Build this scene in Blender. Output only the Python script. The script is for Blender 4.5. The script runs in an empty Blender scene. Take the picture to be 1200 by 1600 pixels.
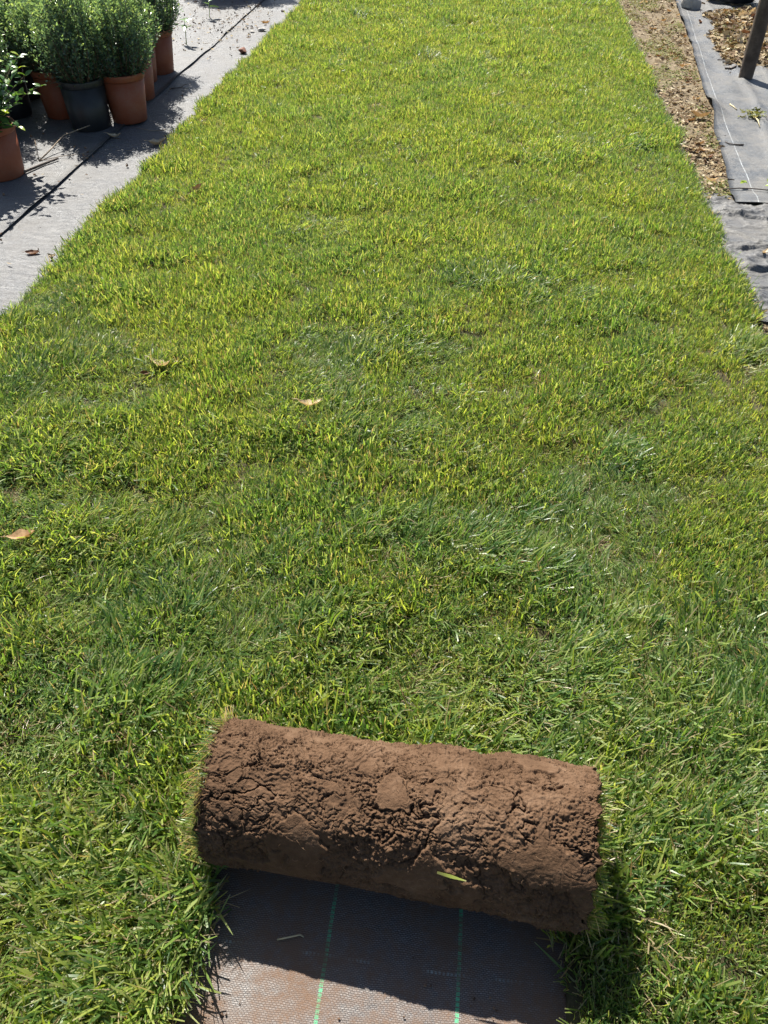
import bpy, math, random
import numpy as np
from mathutils import Vector, Matrix, Euler

S = bpy.context.scene
R_ = math.radians
rng = np.random.default_rng(11)

# ------------------------------------------------------------------ camera, sky, sun, exposure
cam_d = bpy.data.cameras.new('camera'); cam = bpy.data.objects.new('camera', cam_d)
S.collection.objects.link(cam); S.camera = cam
cam_d.sensor_fit = 'VERTICAL'; cam_d.sensor_height = 24.0; cam_d.lens = 18.0
cam_d.clip_start = 0.02; cam_d.clip_end = 1000
cam.location = (0, 0, 1.3); cam.rotation_euler = (R_(90 - 43.8), 0, R_(7))

SUN_EL = 51.5
sx, sy = -0.48, 0.85                       # horizontal direction towards the sun (ahead and to the left)
W = bpy.data.worlds.new('World'); S.world = W; W.use_nodes = True
wn = W.node_tree.nodes; wl = W.node_tree.links
sky = wn.new('ShaderNodeTexSky'); sky.sky_type = 'NISHITA'; sky.sun_disc = False
sky.sun_elevation = R_(SUN_EL); sky.sun_rotation = math.atan2(sx, sy)
sky.air_density = 1.0; sky.dust_density = 1.2
bg = wn['Background']; bg.inputs[1].default_value = 0.054
wl.new(sky.outputs[0], bg.inputs[0])
sun_d = bpy.data.lights.new('sun', 'SUN'); sun_d.energy = 5.0; sun_d.angle = R_(0.53)
sun_d.color = (1.0, 0.95, 0.86)
sun = bpy.data.objects.new('sun', sun_d); S.collection.objects.link(sun)
ce = math.cos(R_(SUN_EL)) / math.hypot(sx, sy)
to_sun = Vector((sx * ce, sy * ce, math.sin(R_(SUN_EL))))
sun.rotation_euler = to_sun.to_track_quat('Z', 'Y').to_euler()
sun.location = (-3, 4, 6)
S.view_settings.view_transform = 'Standard'; S.view_settings.look = 'None'
S.view_settings.exposure = 1.43; S.view_settings.gamma = 1.0
S.view_settings.use_curve_mapping = False
S.cycles.use_light_tree = False; S.cycles.caustics_reflective = False; S.cycles.caustics_refractive = False
S.cycles.max_bounces = 4; S.cycles.diffuse_bounces = 3; S.cycles.glossy_bounces = 2; S.cycles.transmission_bounces = 4

# ------------------------------------------------------------------ helpers
def h2(ix, iy, seed):
    n = (ix.astype(np.int64) * 374761393 + iy.astype(np.int64) * 668265263 + seed * 974634777) & 0x7fffffff
    n = ((n ^ (n >> 13)) * 1274126177) & 0x7fffffff
    n = (n ^ (n >> 16)) & 0xffffff
    return n / float(0xffffff)

def vnoise(x, y, seed=0):
    x = np.asarray(x, float); y = np.asarray(y, float)
    ix = np.floor(x); iy = np.floor(y); fx = x - ix; fy = y - iy
    fx = fx * fx * (3 - 2 * fx); fy = fy * fy * (3 - 2 * fy)
    a = h2(ix, iy, seed); b = h2(ix + 1, iy, seed); c = h2(ix, iy + 1, seed); d = h2(ix + 1, iy + 1, seed)
    return (a * (1 - fx) + b * fx) * (1 - fy) + (c * (1 - fx) + d * fx) * fy

def fbm(x, y, seed=0, o=4):
    s = 0; a = 0.5; t = 0
    for i in range(o):
        s = s + a * vnoise(x * 2 ** i + 17.3 * i, y * 2 ** i - 9.1 * i, seed + i); t += a; a *= 0.5
    return s / t

def worley(x, y, seed=0):
    ix = np.floor(x); iy = np.floor(y)
    f1 = np.full(x.shape, 9.0); f2 = np.full(x.shape, 9.0); cid = np.zeros(x.shape)
    for dx in (-1, 0, 1):
        for dy in (-1, 0, 1):
            cx = ix + dx; cy = iy + dy
            px = cx + h2(cx, cy, seed); py = cy + h2(cx, cy, seed + 91)
            d = np.hypot(x - px, y - py); k = h2(cx, cy, seed + 7)
            n = d < f1
            f2 = np.where(n, f1, np.minimum(f2, d)); cid = np.where(n, k, cid); f1 = np.where(n, d, f1)
    return f1, f2, cid

def sstep(a, b, x):
    t = np.clip((x - a) / (b - a), 0, 1); return t * t * (3 - 2 * t)

def mesh(name, V, F, mat=None, attrs=None, smooth=True, mats=None, midx=None):
    """V (n,3); F either an (m,k) array or a list of such arrays; attrs name -> (n,4) point colours"""
    V = np.asarray(V, np.float32)
    Fs = F if isinstance(F, list) else [F]
    Fs = [np.asarray(f, np.int32) for f in Fs if len(f)]
    me = bpy.data.meshes.new(name)
    me.vertices.add(len(V)); me.vertices.foreach_set('co', V.ravel())
    tot = np.concatenate([np.full(len(f), f.shape[1], np.int32) for f in Fs])
    idx = np.concatenate([f.ravel() for f in Fs])
    me.loops.add(len(idx)); me.loops.foreach_set('vertex_index', idx)
    me.polygons.add(len(tot))
    st = np.concatenate([[0], np.cumsum(tot)[:-1]]).astype(np.int32)
    me.polygons.foreach_set('loop_start', st); me.polygons.foreach_set('loop_total', tot)
    me.polygons.foreach_set('use_smooth', np.full(len(tot), smooth))
    for m in (mats or ([mat] if mat else [])): me.materials.append(m)
    if midx is not None: me.polygons.foreach_set('material_index', np.asarray(midx, np.int32))
    for k, a in (attrs or {}).items():
        at = me.attributes.new(k, 'FLOAT_COLOR', 'POINT'); at.data.foreach_set('color', np.asarray(a, np.float32).ravel())
    me.update(); me.validate()
    return me

def obj(name, me, parent=None, loc=None, rot=None, kind=None, label=None, cat=None, group=None, scale=None):
    o = bpy.data.objects.new(name, me); S.collection.objects.link(o)
    if parent is not None: o.parent = parent
    if loc is not None: o.location = loc
    if rot is not None: o.rotation_euler = rot
    if scale is not None: o.scale = (scale,) * 3
    if kind: o['kind'] = kind
    if label: o['label'] = label
    if cat: o['category'] = cat
    if group: o['group'] = group
    return o

def grid_faces(nu, nv, off=0):
    i = np.arange(nu - 1)[:, None] * nv + np.arange(nv - 1)[None, :]
    i = i.ravel() + off
    return np.stack([i, i + nv, i + nv + 1, i + 1], 1)

def join(parts):
    """list of (V, F, A) with one k -> merged"""
    Vs, Fs, As = [], [], []; o = 0
    for V, F, A in parts:
        Vs.append(V); Fs.append(np.asarray(F) + o); As.append(A); o += len(V)
    return np.concatenate(Vs), np.concatenate(Fs), np.concatenate(As)

def tube(path, rad, n=6, jitter=0.0, seed=0):
    path = np.asarray(path, float); m = len(path); rad = np.broadcast_to(rad, (m,))
    V = []; r = np.random.default_rng(seed)
    ref = np.array([0.31, 0.12, 0.94])
    for k in range(m):
        t = path[min(k + 1, m - 1)] - path[max(k - 1, 0)]; t = t / (np.linalg.norm(t) + 1e-9)
        rf = ref if abs(t @ ref) < 0.95 else np.array([1.0, 0, 0])
        a = np.cross(t, rf); a /= np.linalg.norm(a); b = np.cross(t, a)
        for j in range(n):
            an = 2 * math.pi * j / n; q = rad[k] * (1 + jitter * (r.random() - 0.5))
            V.append(path[k] + q * (math.cos(an) * a + math.sin(an) * b))
    F = []
    for k in range(m - 1):
        for j in range(n):
            F.append((k * n + j, k * n + (j + 1) % n, (k + 1) * n + (j + 1) % n, (k + 1) * n + j))
    V = np.array(V); c0 = len(V); V = np.vstack([V, path[:1], path[-1:]])
    T = [(c0, (j + 1) % n, j, j) for j in range(n)] + [(c0 + 1, (m - 1) * n + j, (m - 1) * n + (j + 1) % n, (m - 1) * n + (j + 1) % n) for j in range(n)]
    return V, np.array(F), np.array([(a, b, c) for a, b, c, d in T])

# ------------------------------------------------------------------ materials
def new_mat(name):
    m = bpy.data.materials.new(name); m.use_nodes = True
    nt = m.node_tree; b = nt.nodes['Principled BSDF']
    return m, nt, b

class N:
    """small node shorthand"""
    def __init__(s, nt): s.nt = nt
    def n(s, t, **kw):
        x = s.nt.nodes.new(t)
        for k, v in kw.items(): setattr(x, k, v)
        return x
    def l(s, a, b): s.nt.links.new(a, b)
    def put(s, sock, v):
        if hasattr(v, 'links') or isinstance(v, bpy.types.NodeSocket): s.l(v, sock)
        elif v is not None: sock.default_value = v
    def math(s, op, a, b=None, c=None, clamp=False):
        x = s.n('ShaderNodeMath', operation=op, use_clamp=clamp)
        for i, v in enumerate((a, b, c)): 
            if v is not None: s.put(x.inputs[i], v)
        return x.outputs[0]
    def mix(s, f, a, b, blend='MIX'):
        x = s.n('ShaderNodeMix', data_type='RGBA', blend_type=blend)
        s.put(x.inputs[0], f); 
        s.put(x.inputs[6], (*a, 1) if isinstance(a, tuple) else a)
        s.put(x.inputs[7], (*b, 1) if isinstance(b, tuple) else b)
        return x.outputs[2]
    def noise(s, vec, scale, detail=4, rough=0.55, dist=0.0):
        x = s.n('ShaderNodeTexNoise'); x.inputs['Scale'].default_value = scale
        x.inputs['Detail'].default_value = detail; x.inputs['Roughness'].default_value = rough
        x.inputs['Distortion'].default_value = dist
        if vec is not None: s.l(vec, x.inputs['Vector'])
        return x.outputs[0]
    def ramp(s, f, stops, interp='LINEAR'):
        x = s.n('ShaderNodeValToRGB'); x.color_ramp.interpolation = interp
        e = x.color_ramp.elements
        while len(e) < len(stops): e.new(0.5)
        for i, (p, c) in enumerate(stops):
            e[i].position = p; e[i].color = (*c, 1) if len(c) == 3 else c
        s.put(x.inputs[0], f); return x.outputs[0]
    def rng(s, f, a, b, c=0.0, d=1.0):
        x = s.n('ShaderNodeMapRange'); x.clamp = True
        s.put(x.inputs[0], f)
        for i, v in enumerate((a, b, c, d)): s.put(x.inputs[i + 1], v)
        return x.outputs[0]
    def bump(s, h, strength=0.5, dist=0.01, nrm=None):
        x = s.n('ShaderNodeBump'); x.inputs['Strength'].default_value = strength; x.inputs['Distance'].default_value = dist
        s.l(h, x.inputs['Height'])
        if nrm is not None: s.l(nrm, x.inputs['Normal'])
        return x.outputs[0]

def leaf_shader(k, nt, b, col, trans=0.45, tint=(1.15, 1.2, 0.55), rough=0.42, spec=0.45, face=None):
    """diffuse + specular front, translucent back"""
    k.put(b.inputs['Base Color'], k.mix(1.0, col, face, 'MULTIPLY') if face else col); b.inputs['Roughness'].default_value = rough
    b.inputs['Specular IOR Level'].default_value = spec
    tr = k.n('ShaderNodeBsdfTranslucent')
    k.put(tr.inputs[0], k.mix(1.0, col, tint, 'MULTIPLY'))
    mx = k.n('ShaderNodeMixShader'); mx.inputs[0].default_value = trans
    k.l(b.outputs[0], mx.inputs[1]); k.l(tr.outputs[0], mx.inputs[2])
    k.l(mx.outputs[0], nt.nodes['Material Output'].inputs[0])

def mat_grass(name, dryness=0.0):
    m, nt, b = new_mat(name); k = N(nt)
    at = k.n('ShaderNodeAttribute', attribute_name='bl'); sp = k.n('ShaderNodeSeparateColor'); k.l(at.outputs['Color'], sp.inputs[0])
    rnd, s, dry = sp.outputs[0], sp.outputs[1], sp.outputs[2]
    pos = k.n('ShaderNodeNewGeometry').outputs['Position']
    big = k.noise(pos, 1.7, 3, 0.55); med = k.noise(pos, 7.0, 3, 0.6)
    col = k.ramp(rnd, [(0.0, (0.030, 0.080, 0.022)), (0.25, (0.082, 0.165, 0.036)), (0.58, (0.165, 0.260, 0.052)), (0.85, (0.285, 0.350, 0.090)), (1.0, (0.22, 0.29, 0.155))])
    yel = k.mix(1.0, col, (1.28, 1.11, 0.82), 'MULTIPLY')
    drk = k.mix(1.0, col, (0.92, 0.96, 0.92), 'MULTIPLY')
    f1 = k.rng(k.math('ADD', k.math('MULTIPLY', big, 0.6), k.math('MULTIPLY', med, 0.4)), 0.40, 0.60)
    col = k.mix(f1, drk, yel)
    # stems paler towards the root, tan mown tips
    root = k.rng(s, 0.05, 0.42, 0.75, 0.0)
    col = k.mix(root, col, (0.23, 0.22, 0.075))
    tipf = k.math('MULTIPLY', k.rng(s, 0.86, 1.0), k.rng(k.math('FRACT', k.math('MULTIPLY', rnd, 37.0)), 0.35, 0.9))
    col = k.mix(tipf, col, (0.36, 0.32, 0.16))
    straw = k.ramp(k.math('FRACT', k.math('MULTIPLY', rnd, 13.0)), [(0.0, (0.30, 0.22, 0.10)), (0.5, (0.46, 0.38, 0.19)), (1.0, (0.22, 0.13, 0.06))])
    col = k.mix(dry, col, straw)
    leaf_shader(k, nt, b, col, 0.50, (1.55, 1.50, 0.85), 0.40, 0.5, (0.86, 0.88, 1.08))
    return m

def mat_leafy(name, stops, trans=0.35, rough=0.35, spec=0.5, tint=(1.2, 1.25, 0.5)):
    m, nt, b = new_mat(name); k = N(nt)
    at = k.n('ShaderNodeAttribute', attribute_name='bl'); sp = k.n('ShaderNodeSeparateColor'); k.l(at.outputs['Color'], sp.inputs[0])
    col = k.ramp(sp.outputs[0], stops)
    young = k.mix(k.rng(sp.outputs[1], 0.72, 1.0), col, k.mix(1.0, col, (2.0, 1.75, 1.2), 'MULTIPLY'))
    leaf_shader(k, nt, b, young, trans, tint, rough, spec)
    return m

def mat_soil(name, c0, c1, c2, scale=1.0, bump=0.6, bdist=0.004, rough=0.95):
    m, nt, b = new_mat(name); k = N(nt)
    pos = k.n('ShaderNodeNewGeometry').outputs['Position']
    n1 = k.noise(pos, 9 * scale, 5, 0.6); n2 = k.noise(pos, 70 * scale, 5, 0.65); n3 = k.noise(pos, 420 * scale, 4, 0.7)
    f = k.math('ADD', k.math('MULTIPLY', n1, 0.45), k.math('ADD', k.math('MULTIPLY', n2, 0.35), k.math('MULTIPLY', n3, 0.2)))
    col = k.ramp(f, [(0.36, c0), (0.5, c1), (0.64, c2)])
    k.l(col, b.inputs['Base Color']); b.inputs['Roughness'].default_value = rough
    b.inputs['Specular IOR Level'].default_value = 0.25
    h = k.math('ADD', k.math('MULTIPLY', n2, 0.7), k.math('MULTIPLY', n3, 0.5))
    k.l(k.bump(h, bump, bdist), b.inputs['Normal'])
    return m

def mat_fabric(name, thread, gap, dust, dust_lo, dust_hi, lines=(), line_col=(0.03, 0.42, 0.2), cross=(), cross_col=(0.35, 0.5, 0.5),
               bw=0.0054, bh=0.0027, rough=0.5, spec=0.5, curve_x=None, line_w=0.0028, crinkle=0.25, speck=0.0):
    m, nt, b = new_mat(name); k = N(nt)
    tc = k.n('ShaderNodeTexCoord').outputs['Object']
    xyz = k.n('ShaderNodeSeparateXYZ'); k.l(tc, xyz.inputs[0]); X, Y = xyz.outputs[0], xyz.outputs[1]
    wob = k.noise(tc, 25, 2, 0.5)
    warp = k.n('ShaderNodeVectorMath', operation='ADD'); k.l(tc, warp.inputs[0])
    wv = k.n('ShaderNodeCombineXYZ'); k.l(k.math('MULTIPLY', k.math('SUBTRACT', wob, 0.5), 0.01), wv.inputs[1]); k.l(wv.outputs[0], warp.inputs[1])
    br = k.n('ShaderNodeTexBrick'); k.l(warp.outputs[0], br.inputs[0])
    br.offset = 0.5; br.inputs['Scale'].default_value = 1.0
    br.inputs['Brick Width'].default_value = bw; br.inputs['Row Height'].default_value = bh
    br.inputs['Mortar Size'].default_value = bh * 0.24; br.inputs['Mortar Smooth'].default_value = 0.6
    br.inputs['Color1'].default_value = (*[c * 0.78 for c in thread], 1); br.inputs['Color2'].default_value = (*[min(1, c * 1.2) for c in thread], 1)
    br.inputs['Mortar'].default_value = (*gap, 1)
    col = br.outputs[0]; fac = br.outputs[1]
    wear = k.noise(tc, 5.0, 4, 0.6)
    col = k.mix(k.rng(wear, 0.35, 0.7, 0.0, 0.55), col, k.mix(1.0, col, (0.62, 0.68, 0.8), 'MULTIPLY'))
    for lx in lines:
        off = k.math('ADD', X, k.math('MULTIPLY', k.math('SUBTRACT', k.noise(tc, 3.0, 2), 0.5), 0.012))
        if curve_x is not None:   # the line follows the cloth's own bend (a cubic in y)
            a0, a1, a2, a3 = curve_x
            cx = k.math('ADD', a0, k.math('MULTIPLY', Y, k.math('ADD', a1, k.math('MULTIPLY', Y, k.math('ADD', a2, k.math('MULTIPLY', Y, a3))))))
            off = k.math('SUBTRACT', X, cx)
        d = k.math('ABSOLUTE', k.math('SUBTRACT', off, lx))
        msk = k.math('LESS_THAN', d, line_w)
        dash = k.math('GREATER_THAN', k.math('FRACT', k.math('MULTIPLY', Y, 1 / 0.0068)), 0.22)
        f = k.math('MULTIPLY', msk, k.math('MULTIPLY', k.math('MULTIPLY', dash, 0.85), k.rng(k.noise(tc, 18, 3), 0.30, 0.48, 0.25, 1.0)))
        col = k.mix(f, col, line_col)
    for cy in cross:
        d = k.math('ABSOLUTE', k.math('SUBTRACT', k.math('ADD', Y, k.math('MULTIPLY', k.math('SUBTRACT', k.noise(tc, 4.0, 2), 0.5), 0.012)), cy))
        msk = k.math('LESS_THAN', d, 0.0022)
        dash = k.math('GREATER_THAN', k.math('FRACT', k.math('MULTIPLY', X, 1 / 0.006)), 0.4)
        f = k.math('MULTIPLY', msk, k.math('MULTIPLY', dash, k.rng(k.noise(tc, 16, 3), 0.46, 0.60, 0.0, 0.55)))
        col = k.mix(f, col, cross_col)
    d1 = k.noise(tc, 7.0, 5, 0.62); d2 = k.noise(tc, 48.0, 5, 0.7); d3 = k.noise(tc, 300.0, 3, 0.7)
    df = k.math('ADD', k.math('MULTIPLY', d1, 0.5), k.math('ADD', k.math('MULTIPLY', d2, 0.3), k.math('MULTIPLY', d3, 0.2)))
    df = k.rng(df, dust_lo, dust_hi, 0.0, 0.9)
    col = k.mix(df, col, dust)
    if speck: col = k.mix(1.0, col, k.ramp(k.noise(tc, 190.0, 3, 0.7), [(0.36, (1 - speck,) * 3), (0.64, (1 + speck * 1.15,) * 3)]), 'MULTIPLY')
    k.l(col, b.inputs['Base Color'])
    k.l(k.rng(df, 0, 1, rough, 0.9), b.inputs['Roughness'])
    b.inputs['Specular IOR Level'].default_value = spec
    hh = k.math('ADD', k.math('MULTIPLY', k.math('SUBTRACT', 1.0, fac), 0.6), k.math('MULTIPLY', d3, 0.5))
    st = k.n('ShaderNodeMapping'); st.inputs['Scale'].default_value = (0.35, 1.0, 1.0); k.l(tc, st.inputs[0])
    cr = k.noise(st.outputs[0], 42, 5, 0.65, 0.6)
    k.l(k.bump(hh, 0.6, 0.0012, k.bump(cr, crinkle, 0.010)), b.inputs['Normal'])
    return m

def mat_plain(name, col, rough=0.6, var=0.25, scale=30, bump=0.15, bdist=0.002, spec=0.4, dirt=None, dirt_f=0.0):
    m, nt, b = new_mat(name); k = N(nt)
    tc = k.n('ShaderNodeTexCoord').outputs['Object']
    n1 = k.noise(tc, scale, 5, 0.6); n2 = k.noise(tc, scale * 9, 4, 0.6)
    lo = tuple(c * (1 - var) for c in col); hi = tuple(min(1, c * (1 + var)) for c in col)
    c = k.ramp(n1, [(0.3, lo), (0.7, hi)])
    if dirt: c = k.mix(k.rng(k.math('ADD', k.math('MULTIPLY', n1, 0.6), k.math('MULTIPLY', n2, 0.4)), 0.45, 0.62, 0.0, dirt_f), c, dirt)
    k.l(c, b.inputs['Base Color']); b.inputs['Roughness'].default_value = rough
    b.inputs['Specular IOR Level'].default_value = spec
    k.l(k.bump(n2, bump, bdist), b.inputs['Normal'])
    return m

def mat_attr(name, stops, rough=0.8, trans=0.15, fleck=60):
    """scattered pieces: colour from the piece's own random number"""
    m, nt, b = new_mat(name); k = N(nt)
    at = k.n('ShaderNodeAttribute', attribute_name='bl'); sp = k.n('ShaderNodeSeparateColor'); k.l(at.outputs['Color'], sp.inputs[0])
    col = k.ramp(sp.outputs[0], stops)
    pos = k.n('ShaderNodeNewGeometry').outputs['Position']
    n = k.noise(pos, fleck, 4, 0.65)
    col = k.mix(1.0, col, k.ramp(n, [(0.3, (0.7, 0.68, 0.64)), (0.7, (1.15, 1.12, 1.08))]), 'MULTIPLY')
    if trans: leaf_shader(k, nt, b, col, trans, (1.1, 0.95, 0.7), rough, 0.3)
    else:
        k.l(col, b.inputs['Base Color']); b.inputs['Roughness'].default_value = rough
    return m

def mat_leaf_dry(name, c0, c1):
    m, nt, b = new_mat(name); k = N(nt)
    tc = k.n('ShaderNodeTexCoord').outputs['Object']
    n = k.noise(tc, 90, 5, 0.65)
    oi = k.n('ShaderNodeObjectInfo').outputs['Random']
    col = k.ramp(n, [(0.3, c0), (0.68, c1)])
    col = k.mix(1.0, col, k.ramp(oi, [(0.0, (0.6, 0.52, 0.45)), (0.5, (1, 1, 1)), (1.0, (1.25, 1.22, 1.15))]), 'MULTIPLY')
    leaf_shader(k, nt, b, col, 0.2, (1.15, 0.95, 0.6), 0.6, 0.35)
    return m

M = {}
M['grass'] = mat_grass('grass_blades')
M['turf_soil'] = mat_soil('turf_soil', (0.020, 0.018, 0.009), (0.042, 0.038, 0.018), (0.080, 0.072, 0.034))
M['roll_soil'] = mat_soil('roll_soil', (0.050, 0.027, 0.0135), (0.089, 0.050, 0.027), (0.136, 0.084, 0.051), 1.0, 0.9, 0.003)
M['dirt'] = mat_soil('dirt', (0.075, 0.057, 0.036), (0.15, 0.118, 0.075), (0.24, 0.195, 0.13), 1.0, 0.8, 0.006)
M['far_ground'] = mat_soil('far_ground', (0.10, 0.08, 0.055), (0.16, 0.13, 0.09), (0.22, 0.18, 0.125), 0.3, 0.5, 0.01)
M['fab_under'] = mat_fabric('fabric_dusty', (0.150, 0.136, 0.126), (0.020, 0.018, 0.018), (0.125, 0.074, 0.045), 0.41, 0.57,
                            lines=(-0.134, 0.069, 0.40, -0.6), cross=(0.363,), rough=0.40, spec=0.5, crinkle=0.12)
M['fab_left'] = mat_fabric('fabric_grey', (0.142, 0.145, 0.150), (0.022, 0.022, 0.023), (0.135, 0.129, 0.120), 0.44, 0.70, lines=(), rough=0.46, spec=0.45, crinkle=0.85, speck=0.35)
M['roots'] = mat_plain('roots', (0.22, 0.13, 0.07), 0.8, 0.3, 60)

# ------------------------------------------------------------------ the setting: ground, cloths, lawn bed
XL, XR = -1.50, 0.93            # long edges of the lawn
BL, BR = -0.333, 0.228          # strip where the turf has been lifted
YB = 0.545                      # where the lifted strip still lies flat (under the roll)

g = 260.0
obj('ground', mesh('ground', [(-g, -g, -0.03), (g, -g, -0.03), (g, g, -0.03), (-g, g, -0.03)], np.array([[0, 1, 2, 3]]), M['far_ground']), kind='structure')

def sheet(name, x0, x1, y0, y1, step, zf, mat, xmap=None, thick=0.0015):
    nx = int((x1 - x0) / step) + 1; ny = int((y1 - y0) / step) + 1
    X, Y = np.meshgrid(np.linspace(x0, x1, nx), np.linspace(y0, y1, ny), indexing='ij')
    Xm = xmap(X, Y) if xmap else X
    Z = zf(Xm, Y)
    V = np.stack([Xm, Y, Z], -1).reshape(-1, 3)
    Vb = V.copy(); Vb[:, 2] -= thick
    n = len(V); F = [grid_faces(nx, ny)]
    Ft = grid_faces(nx, ny, n)[:, ::-1]
    e = []
    def strip(ids, flip):
        for a, b_ in zip(ids[:-1], ids[1:]):
            e.append((a, b_, b_ + n, a + n) if flip else (b_, a, a + n, b_ + n))
    I = np.arange(n).reshape(nx, ny)
    strip(I[0], 0); strip(I[-1], 1); strip(I[:, 0], 1); strip(I[:, -1], 0)
    return mesh(name, np.vstack([V, Vb]), [F[0], Ft, np.array(e)], mat)

# cloth that runs under the whole lawn and out to the left
def z_under(X, Y):
    z = (fbm(X * 5, Y * 2.5, 3, 3) - 0.5) * 0.006
    return z
obj('weed_fabric', sheet('weed_fabric', -1.47, 1.02, -1.2, 11.5, 0.03, z_under, M['fab_under']), kind='structure')
obj('weed_fabric', sheet('weed_fabric', -1.92, -1.44, -1.2, 11.5, 0.03, lambda X, Y: z_under(X, Y) + 0.004, M['fab_left']), kind='structure')
def z_left(X, Y):
    z = 0.0105 + (fbm(X * 6, Y * 3, 8, 3) - 0.5) * 0.005
    lift = np.exp(-((X + 1.835) / 0.02) ** 2) * (0.003 + 0.004 * sstep(0.5, 0.75, fbm(X * 0 + 1, Y * 4, 21, 3)))
    return z + lift
def x_left(X, Y):
    e = (X > -1.86) * (fbm(Y * 3.0, Y * 0 + 2, 31, 4) - 0.5) * 0.03
    return X + e
obj('weed_fabric', sheet('weed_fabric', -4.6, -1.835, -1.2, 11.5, 0.03, z_left, M['fab_left'], x_left), kind='structure')
# lawn bed: turf soil slab with the lifted strip cut out
def slab(x0, x1, y0, y1, step, seed):
    nx = max(2, int((x1 - x0) / step) + 1); ny = int((y1 - y0) / step) + 1
    X, Y = np.meshgrid(np.linspace(x0, x1, nx), np.linspace(y0, y1, ny), indexing='ij')
    Z = 0.022 + (fbm(X * 3, Y * 3, seed, 4) - 0.5) * 0.014
    I = np.arange(nx * ny).reshape(nx, ny)
    jx = (fbm(Y * 30, X * 30, seed + 3, 3) - 0.5) * 0.014; 
    X = X.copy(); X[0] += jx[0]; X[-1] += jx[-1]
    V = np.stack([X, Y, Z], -1).reshape(-1, 3)
    rim = np.concatenate([I[:, 0], I[-1, 1:], I[::-1, -1][1:], I[0, ::-1][1:]])
    Vs = [V]; F4 = [grid_faces(nx, ny)]; prev = rim; base = len(V)
    for zz, out in ((0.012, 0.003), (0.004, -0.001)):
        q = V[rim].copy(); q[:, 2] = zz + (h2(np.arange(len(rim)), np.arange(len(rim)) * 3, seed) - 0.5) * 0.003
        c = q[:, :2].mean(0); q[:, 0] += np.sign(q[:, 0] - (x0 + x1) / 2) * out
        cur = base + np.arange(len(rim)); Vs.append(q); base += len(rim)
        F4.append(np.stack([prev[:-1], cur[:-1], cur[1:], prev[1:]], 1)); prev = cur
    return np.vstack(Vs), np.vstack(F4)
parts = []
for i, (x0, x1, y0, y1) in enumerate(((XL, BL, -0.7, 11.4), (BR, XR, -0.7, 11.4), (BL + 0.004, BR - 0.004, YB, 11.4))):
    V, F = slab(x0, x1, y0, y1, 0.03, 41); parts.append((V, F, np.zeros((len(V), 4))))
V, F, A = join(parts)
obj('lawn_bed', mesh('lawn_bed', V, F, M['turf_soil']), kind='structure')

# ------------------------------------------------------------------ grass tufts
def blades(P, az, lean, curv, L, Wd, rnd, dry, seg=3, tip=0.35, twist=None, zmin=0.001):
    n = len(P); h = np.stack([np.cos(az), np.sin(az), 0 * az], 1); side = np.stack([-np.sin(az), np.cos(az), 0 * az], 1)
    zz = np.array([0, 0, 1.0]); tw = np.zeros(n) if twist is None else twist
    p = P.copy(); V = np.zeros((n, seg + 1, 2, 3)); A = np.zeros((n, seg + 1, 2, 4)); A[..., 3] = 1
    tip = np.broadcast_to(tip, (n,))
    for j in range(seg + 1):
        s = j / seg; th = lean + curv * s
        nrm = np.cos(th)[:, None] * h - np.sin(th)[:, None] * zz
        sd = np.cos(tw * s)[:, None] * side + np.sin(tw * s)[:, None] * nrm
        w = Wd * (0.75 + 0.5 * s if s < 0.5 else 1.0 + (tip - 1.0) * (s - 0.5) * 2) * 0.5
        V[:, j, 0] = p - sd * w[:, None]; V[:, j, 1] = p + sd * w[:, None]
        A[:, j, :, 0] = rnd[:, None]; A[:, j, :, 1] = s; A[:, j, :, 2] = dry[:, None]
        d = np.sin(th)[:, None] * h + np.cos(th)[:, None] * zz
        p = p + d * (L / seg)[:, None]; p[:, 2] = np.maximum(p[:, 2], zmin)
    m = (seg + 1) * 2
    b0 = (np.arange(n) * m)[:, None, None]; j = (np.arange(seg) * 2)[None, :, None]
    F = (b0 + j + np.array([0, 1, 3, 2])[None, None, :]).reshape(-1, 4)
    return V.reshape(-1, 3), F, A.reshape(-1, 4)

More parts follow.
